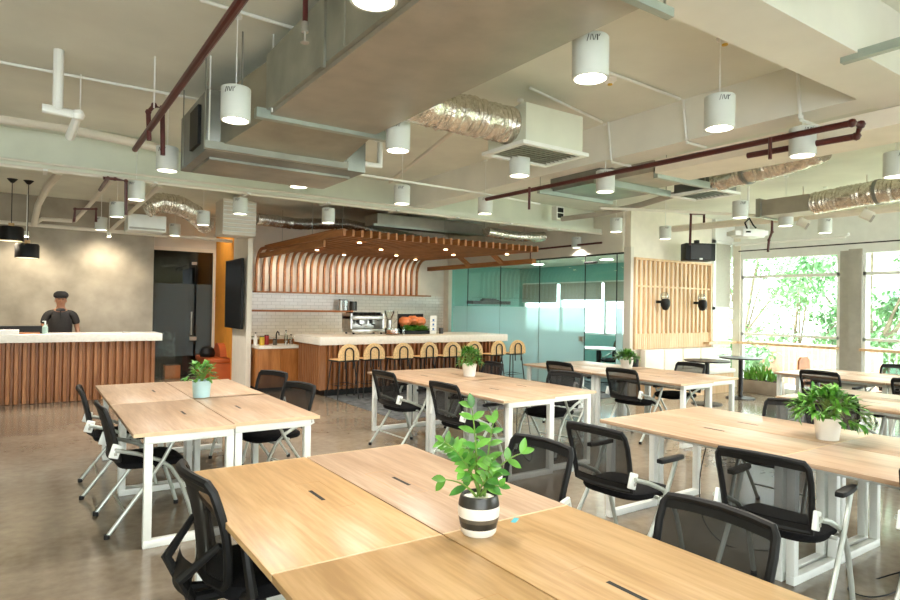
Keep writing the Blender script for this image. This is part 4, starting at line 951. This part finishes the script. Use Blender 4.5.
CH = [((.73, 5.02, 0), .04, 'near black mesh chair on the reception side of the pale-blue-pot table'),
      ((.67, 6.05, 0), -.04, 'far black mesh chair on the reception side of the pale-blue-pot table'),
      ((1.92, 6.48, 0), W_ + .35, 'far black mesh chair on the bar side of the pale-blue-pot table'),
      ((1.80, 5.42, 0), W_ + .25, 'near black mesh chair on the bar side of the pale-blue-pot table'),
      ((2.06, 2.52, 0), W_ + .04, 'black mesh chair facing the front table just behind the striped pot'),
      ((1.83, 1.335, 0), W_, 'black mesh chair showing only its back over the front table edge'),
      ((3.22, 2.68, 0), .04, 'black mesh chair with visible seat at the corner of the bushy-plant table'),
      ((3.42, 1.76, 0), .12, 'black mesh chair below the bushy plant with armrest toward the viewer'),
      ((3.83, 1.02, 0), .0, 'black mesh chair cut by the picture edge at the bushy-plant table'),
      ((4.90, 2.55, 0), W_ + .1, 'black mesh chair behind the bushy-plant table, left of the plant'),
      ((6.38, 2.72, 0), .0, 'black mesh chair behind the bushy plant at the pale table'),
      ((3.56, 6.10, 0), .06, 'far black mesh chair on the viewer side of the table before the stools'),
      ((3.58, 4.92, 0), .04, 'near black mesh chair on the viewer side of the table before the stools'),
      ((4.82, 5.05, 0), W_ + .2, 'rounded-back black chair on the window side of the table before the stools'),
      ((4.80, 6.45, 0), W_ - .1, 'black chair behind the feathery potted plant before the stools'),
      ((6.25, 6.10, 0), .05, 'far black mesh chair at the table before the glass partition'),
      ((6.30, 5.07, 0), .03, 'near black mesh chair at the table before the glass partition'),
      ((7.30, 5.20, 0), W_ - .05, 'black mesh chair on the bench side of the partition table'),
      ((8.42, 3.75, 0), .0, 'black mesh chair at the pale table beside the windows'),
      ((8.45, 2.75, 0), .0, 'second black mesh chair at the window table, by the picture edge'),
      ((9.9, 3.62, 0), W_, 'black mesh chair between the window table and the windows'),
      ((10.2, 10.35, .012), 2.6, 'black chair in the meeting room to the side of the oval table'),
      ((10.85, 9.35, .012), W_, 'black chair in the meeting room behind the oval table'),
      ((10.9, 8.5, .012), W_ - .6, 'black chair in the meeting room close to the slatted wall')]
first_then_copies(ch, CH)
# the near office chair
t = thing('office_chair', 'black office chair with tall mesh back cut by the bottom edge at the front table', 'chair', (.865, 2.72, 0), .03)
def ob(u, v):
    return Vector((-.20 - .08 * v + .02 * math.sin(v * PI) - .05 * (1 - u * u), u * (.20 + .035 * math.sin(v * PI * .8)), .47 + .425 * v + .012 * (1 - u * u) * v))
MB().grid(lambda a, b: ob(-.95 + 1.9 * a, .04 + .92 * b), 12, 12).done('mesh_back', 'mesh', t)
lp = [(-.9, 0), (-.4, 0), (.4, 0), (.9, 0)] + [(1, .06 + .86 * k / 8) for k in range(9)] + [(.92, .99), (.5, 1), (0, 1), (-.5, 1), (-.92, .99)] + [(-1, .92 - .86 * k / 8) for k in range(9)]
m = MB().tube([ob(*q) for q in lp], .019, 8, closed=True)
for dxx in (-.008, .008): m.grid(lambda a, b: ob(-.97 + 1.94 * a, .9 + .1 * b) + Vector((dxx, 0, 0)), 10, 2)
m.done('back_frame', 'black', t)
m = MB()
for sy in (-1, 1): m.tube([ob(.9 * sy, .42) + Vector((-.01, 0, 0)), Vector((-.36, .13 * sy, .52)), Vector((-.30, .06 * sy, .40)), Vector((-.1, .03 * sy, .38))], [.014, .022, .026, .022], 8)
m.grid(lambda a, b: Vector((-.335 + .03 * b - .02 * math.sin(a * PI), (-.13 + .26 * a), .44 + .12 * b)), 6, 4)
m.done('back_spine', 'black', t)
def seatsup(a, rx, ry): return (rx * math.copysign(abs(math.cos(a)) ** .6, math.cos(a)) + .02, ry * math.copysign(abs(math.sin(a)) ** .6, math.sin(a)))
m = MB(); rg = []
for s_, z in ((.8, .40), (.97, .41), (1, .44), (.97, .465), (.85, .48), (.4, .485)): rg.append([m.bm.verts.new((*seatsup(2*PI*i/32, .24*s_, .25*s_), z)) for i in range(32)])
for A, B in zip(rg, rg[1:]):
    for q in range(32): m.bm.faces.new((A[q], A[(q+1) % 32], B[(q+1) % 32], B[q]))
m.bm.faces.new(rg[0][::-1]); m.bm.faces.new(rg[-1]); m.done('seat', 'fabric', t)
for sy in (-1, 1):
    y = sy * .285
    a_ = MB().tube([(-.14, sy * .2, .42), (-.13, y, .46), (-.16, y, .64), (-.05, y, .655), (.12, y, .65)], [.02, .022, .02, .02, .018], 8, flat=1.3)
    a_.prism([(-.17, y - .03), (.13, y - .035), (.17, y), (.13, y + .035), (-.17, y + .03)], .645, .672); a_.done('armrest', 'black', t)
MB().cyl((0, 0, .10), .028, .3, 16).done('gas_column', 'blackmetal', t)
for k in range(5):
    a_ = 2 * PI * k / 5 + .3; f = MB().tube([(0, 0, .12), (.28 * math.cos(a_), .28 * math.sin(a_), .075)], [.03, .018], 8).done('base_arm', 'black', t)
    MB().tube([(.28 * math.cos(a_) - .02 * math.sin(a_), .28 * math.sin(a_) + .02 * math.cos(a_), .028), (.28 * math.cos(a_) + .02 * math.sin(a_), .28 * math.sin(a_) - .02 * math.cos(a_), .028)], .027, 14).done('caster', 'black', f)
t = thing('wooden_chair', 'small brown chair beyond the window table', 'chair', (10.55, 4.9, 0), -PI/2)
MB().box(-.2, .2, -.2, .2, .43, .46).done('seat', 'bamboo', t); MB().prism([(-.2, .5), (-.17, .8), (-.1, .86), (.1, .86), (.17, .8), (.2, .5)], -.22, -.19, 'x').done('backrest', 'bamboo', t)
for sx in (-1, 1):
    for sy in (-1, 1): MB().tube([(sx*.17, sy*.17, .43), (sx*.2, sy*.2, 0)], .014, 8).done('leg', 'black', t)
# ============================================================ PLANTS
CR = Vector((.826, -.564, 0)); CT = Vector((-.564, -.826, 0)); UP = Vector((0, 0, 1))
def pot(t, prof, m, rim_r, soil_z, soil='soil'):
    MB().lathe(prof, (0, 0, 0), 36).done('pot', m, t); MB().lathe([(0, soil_z), (rim_r, soil_z), (rim_r, soil_z - .01)], (0, 0, 0), 24).done('soil', soil, t)
t = thing('potted_plant', 'leafy plant in a striped black and white pot on the front table', 'plant', (1.415, 1.86, .7505))
prof = [(0, 0), (.060, 0), (.066, .01), (.074, .05), (.0785, .085), (.078, .115), (.072, .145), (.070, .148), (.064, .146), (.06, .12), (.0, .12)]
po = MB().lathe([(0, 0), (.060, 0), (.066, .008), (.0695, .028), (.0695, .0285)], (0, 0, 0), 40).done('pot', 'potwhite', t)
def band(z0, z1, m, f=1.0):
    def r(z): return .060 + .0185 * math.sin(min(1, z / .095) * PI / 2) - .009 * max(0, (z - .095) / .05) ** 2
    P = [(r(z0 + (z1 - z0) * i / 5) * f, z0 + (z1 - z0) * i / 5) for i in range(6)]
    MB().lathe(P, (0, 0, 0), 40).done('pot_band', m, t)
band(.022, .052, 'glaze'); band(.052, .068, 'glazeb'); band(.068, .108, 'potwhite', 1.003); band(.108, .145, 'glaze')
MB().lathe([(.0695, .145), (.064, .147), (.060, .13)], (0, 0, 0), 40).done('rim', 'glaze', t)
MB().lathe([(0, .136), (.03, .139), (.061, .133)], (0, 0, 0), 24).done('pebble_top', 'pebble', t)
sm, lm, ld = MB(), MB(), MB(); rnd = random.Random(11)
S = [((-.03, .34), .03, 5, .07), ((-.14, .215), .05, 9, .055), ((.155, .155), -.03, 3, .07), ((.035, .27), -.05, 4, .065), ((-.12, .075), .03, 2, .075), ((.05, .10), .09, 4, .06), ((-.05, .17), -.06, 4, .06), ((.02, .15), .08, 4, .06), ((-.06, .11), .08, 3, .06), ((.07, .05), .03, 3, .06)]
for (uv, w_, nl, LL) in S:
    base = Vector((rnd.uniform(-.02, .02), rnd.uniform(-.02, .02), .135)); tip = base + CR * uv[0] + UP * uv[1] + CT * w_
    mid = base.lerp(tip, .5) + UP * .05 * (1 if uv[1] > .1 else .6) - CR * uv[0] * .15
    P = [base * (1-a)**2 + mid * 2*a*(1-a) + tip * a*a for a in [i/10 for i in range(11)]]
    sm.tube(P, [.0055 - .0035 * i / 10 for i in range(11)], 6)
    for i in range(nl):
        a = (.3 if uv[1] > .3 else .42) + (.7 if uv[1] > .3 else .58) * i / max(1, nl - 1); k = min(9, int(a * 10)); p_ = P[k].lerp(P[k+1], a * 10 - k); d = (P[min(10, k+1)] - P[max(0, k-1)]).normalized()
        sd = d.cross(CT).normalized()
        for sg in (-1, 1):
            if i == nl - 1 and sg == 1: dr = d
            else: dr = d * .55 + sd * sg * .85 + CT * rnd.uniform(-.1, .5)
            (lm if rnd.random() < .65 else ld).leaf(p_, dr, CT * .7 + UP * .7, LL * rnd.uniform(.85, 1.2) * (1 - .25 * a), LL * .42, .15, 5)
sm.done('stem', 'stem', t); lm.done('foliage', 'leafy', t, normals=False); ld.done('foliage', 'leaf', t, normals=False)
def bushy(t, z0, R, H, n, LL, WW, mats, seed, droop=.3, fan=1, stems=14, lo=0.0):
    rnd = random.Random(seed); ms = [MB() for _ in mats]; sm = MB()
    for i in range(stems):
        a = rnd.uniform(0, 2*PI); r = R * rnd.uniform(.1, .85); sm.tube([(0, 0, z0), (r*.4*math.cos(a), r*.4*math.sin(a), z0 + H*.45), (r*math.cos(a), r*math.sin(a), z0 + H*rnd.uniform(.45, .9))], .0035, 5)
    for i in range(n):
        a = rnd.uniform(0, 2*PI); ph = rnd.uniform(lo, 1.45); q = rnd.uniform(.45, 1) ** .6
        c = Vector((R*q*math.cos(a)*math.cos(ph)*.85, R*q*math.sin(a)*math.cos(ph)*.85, z0 + H*.15 + H*.75*q*math.sin(ph)))
        o = Vector((math.cos(a)*math.cos(ph), math.sin(a)*math.cos(ph), math.sin(ph)))
        for k in range(fan):
            d = o + Vector((rnd.uniform(-1, 1), rnd.uniform(-1, 1), rnd.uniform(-.9, .5))) * .9
            ms[rnd.randrange(len(ms))].leaf(c, d, UP, LL*rnd.uniform(.6, 1.1), WW, droop, 4)
    sm.done('stem', 'stem', t)
    for m_, mm in zip(ms, mats): m_.done('foliage', mm, t, normals=False)
def tapered(r0, r1, h): return [(0, 0), (r0, 0), (r1, h), (r1 - .006, h), (r1 - .01, h - .015), (0, h - .015)]
t = thing('potted_plant', 'big bushy green plant in a white pot on the near right table', 'plant', (4.44, 1.99, .7505))
t['label'] = 'big bushy green plant in a tapered white pot on an oak table'
pot(t, tapered(.066, .084, .145), 'potwhite', .074, .131)
bushy(t, .12, .255, .23, 110, .08, .026, ['leafy', 'leaf', 'leafy'], 21, .35, 5, 18, -.3)
t = thing('potted_plant', 'small leafy plant in a pale blue pot on the table near reception', 'plant', (1.30, 5.86, .7505))
pot(t, tapered(.07, .082, .15), 'potblue', .07, .136)
bushy(t, .13, .17, .2, 60, .06, .035, ['leaf', 'leafy', 'leafy'], 22, .2, 2, 14, -.1)
t = thing('potted_plant', 'feathery green plant in a white pot before the bar stools', 'plant', (4.48, 6.12, .7505))
pot(t, tapered(.07, .092, .15), 'potwhite', .08, .136)
bushy(t, .13, .17, .24, 260, .07, .014, ['leaf', 'leafy'], 23, .2, 2, 20, -.1)
t = thing('potted_plant', 'low green plant in a white pot before the glass partition', 'plant', (7.17, 5.94, .7505))
pot(t, tapered(.075, .095, .12), 'potwhite', .085, .107)
bushy(t, .1, .17, .13, 120, .1, .03, ['leafy', 'leafd'], 24, .2, 2, 8, .1)
tag(MB().cyl((7.45, 6.05, .7505), .07, .11, 20, .08).done('cup', 'black'), 'small black pot standing beside the low plant before the partition', 'pot')
t = thing('window_planter', 'grey trough planter with spiky green plants below the window', 'planter', (11.85, 6.55, 0))
MB().box(-.15, .15, -.4, .4, 0, .25).done('trough', 'planter', t, bevel=.01); MB().box(-.13, .13, -.38, .38, .25, .255).done('soil', 'soil', t)
g = MB(); rnd = random.Random(31)
for i in range(60):
    c = Vector((rnd.uniform(-.1, .1), rnd.uniform(-.34, .34), .25)); hh = .34 - .5 * abs(c.y + .03)
    g.leaf(c, (rnd.uniform(-.35, .35), rnd.uniform(-.35, .35), 1), (1, 0, 0), max(.1, hh) * rnd.uniform(.5, 1.25), .045, .12, 4)
g.done('foliage', 'leafy', t, normals=False)
t = thing('floor_plant', 'tall potted plant at the picture edge with a few leaves showing', 'plant', (-.62, 8.1, 0))
pot(t, tapered(.13, .17, .3), 'potwhite', .15, .27)
sm, lm = MB(), MB(); rnd = random.Random(33)
for i in range(9):
    a = rnd.uniform(0, 2*PI); tp = Vector((.16*math.cos(a), .16*math.sin(a), .27 + rnd.uniform(.25, .5))); sm.tube([(0, 0, .27), tp * .5 + Vector((0, 0, .2)), tp], .005, 6)
    for k in range(5): lm.leaf(tp + Vector((0, 0, -.04*k)), (math.cos(a) + rnd.uniform(-.8, .8), math.sin(a) + rnd.uniform(-.8, .8), .3), (0, 0, 1), .13, .05, .4)
sm.done('stem', 'stem', t); lm.done('foliage', 'leaf', t, normals=False)
# cables
def cable(pts, lab, r=.004):
    P = [Vector(p) for p in pts]; out = []
    for i in range(len(P) - 1):
        p0 = P[max(0, i-1)]; p1 = P[i]; p2 = P[i+1]; p3 = P[min(len(P)-1, i+2)]
        for k in range(6):
            s_ = k / 6; out.append(.5 * ((2*p1) + (p2-p0)*s_ + (2*p0-5*p1+4*p2-p3)*s_*s_ + (3*p1-p0-3*p2+p3)*s_**3))
    out.append(P[-1]); tag(MB().tube(out, r, 6).done('power_cable', 'black'), lab, 'cable')
cable([(4.0, 2.6, .63), (3.96, 2.62, .4), (3.9, 2.55, .15), (3.95, 2.4, .006), (4.1, 2.2, .006)], 'black power cable dropping under the bushy-plant table')
a = at(848, 588, z=.006); b = at(880, 578, z=.006); c = at(898, 590, z=.006); d = at(870, 597, z=.006)
cable([(4.3, 1.3, .62), (4.25, 1.25, .3), b, a, d, c, c + Vector((.3, .1, 0))], 'black power cable coiled on the floor near the picture edge')
cable([(3.95, 4.6, .63), (3.92, 4.55, .3), (4.02, 4.5, .12), (4.15, 4.6, .2), (4.15, 4.7, .63)], 'black cable loop hanging below the table before the stools')
# ============================================================ OUTSIDE
struct(MB().box(12.45, 60, -30, 60, -3.2, -3), 'ground_outside', 'ground')
tag(MB().box(12.62, 15.2, -2, 12, -.35, -.15).done('terrace', 'paving'), 'pale paved terrace outside the windows', 'terrace')
t = tag(MB().box(17, 17.3, 6.5, 11, -3, .75).done('garden_wall', 'terracotta'), 'pale terracotta wall beyond the terrace', 'wall')
tag(MB().box(16.2, 16.5, 4, 6.4, -3, .2).done('garden_wall', 'terracotta'), 'low pale wall piece beyond the grey pillar', 'wall')
t = thing('railing', 'white railing outside the window', 'railing', (15.0, 0, -.15))
m = MB().box(-.02, .02, 5.2, 7.8, .95, 1.0)
for k in range(20): m.box(-.01, .01, 5.25 + k * .13, 5.27 + k * .13, 0, .95)
m.done('bars', 'grey', t)
t = thing('apartment_building', 'white tall building with green windows outside', 'building', (34, 4, -3))
MB().box(0, 8, -2, 12, 0, 22).done('walls', 'facade', t)
for i in range(6):
    for j in range(6): MB().box(-.05, 0, -1 + j * 2.2, .0 + j * 2.2, 1.5 + i * 3, 3 + i * 3).done('window', 'greenpane', t)
def tree(loc, H, R, label, seed, n=1500, trunk=.12):
    rnd = random.Random(seed); t = thing('tree', label, 'tree', loc, group='trees outside')
    m = MB().tube([(0, 0, 0), (.1, .05, H*.3), (-.05, .1, H*.55), (.05, 0, H*.85)], [trunk, trunk*.8, trunk*.55, trunk*.2], 8)
    blobs = []
    for i in range(9):
        a = rnd.uniform(0, 2*PI); h = rnd.uniform(.45, .95) * H; r = R * rnd.uniform(.3, .8) * (1.1 - abs(h / H - .65))
        c = Vector((r*math.cos(a), r*math.sin(a), h)); blobs.append((c, R * rnd.uniform(.28, .42)))
        m.tube([(0, 0, H*.35 + .1*i), c * .5 + Vector((0, 0, h*.3)), c], [trunk*.4, trunk*.25, trunk*.1], 6)
    m.done('trunk', 'bark', t)
    g = MB()
    for i in range(n):
        c, r = blobs[rnd.randrange(len(blobs))]; d = Vector([rnd.gauss(0, 1) for _ in range(3)]).normalized()
        g.leaf(c + Vector((d.x, d.y, d.z*.6)) * r * rnd.uniform(.4, 1.05), Vector([rnd.gauss(0, 1) for _ in range(3)]), UP, rnd.uniform(.14, .26), .11, .2, 2)
    g.done('crown', 'treeleaf', t, normals=False)
tree((19.5, 9.6, -3), 6.6, 2.3, 'slender tree outside the window near the corner post', 41, 2200, .09)
tree((20.5, 8.0, -3), 7.8, 2.9, 'full round tree outside in the middle of the window', 42, 3600, .16)
tree((15.9, 9.6, -3), 4.0, 1.5, 'low leafy tree outside near the planter', 43, 1500, .08)
tree((24.0, 6.6, -3), 5.5, 1.8, 'tree outside behind the grey pillar', 44, 1300, .1)
tree((24.0, 14.0, -3), 8.0, 3.0, 'tree outside the meeting room windows', 45, 2200, .15)
# ============================================================ LIGHT
for (x, y) in ((10.4, 9.2), (10.4, 11.4)):  # added lamps that lift the turquoise room behind the glass
    t = thing('meeting_fill_lamp', 'added round flat fill lamp in the meeting room%s' % (', over the oval table' if y < 10 else ', before the black shelf'), 'lamp', (x, y, 2.68), group='added meeting room fill lamps')
    MB().cyl((0, 0, 0), .16, .04, 24).done('housing', 'white', t); MB().cyl((0, 0, -.006), .14, .006, 24).done('diffuser', 'lamp', t)
    spot('meeting_fill_light', (x, y, 2.66), 90, 160, .8, (1, 1, .97), .12)
w = bpy.data.worlds.new('sky'); SC.world = w; w.use_nodes = True
bg = w.node_tree.nodes['Background']; bg.inputs[0].default_value = (.91, .98, .98, 1); bg.inputs[1].default_value = 6.0
sl = bpy.data.lights.new('sun', 'SUN'); sl.energy = 5; sl.angle = math.radians(8); sl.color = (1, .95, .88)
so = bpy.data.objects.new('sun', sl); COL.objects.link(so); so.rotation_euler = Vector((.55, .12, -.85)).to_track_quat('-Z', 'Y').to_euler()
SC.view_settings.exposure = 0.5
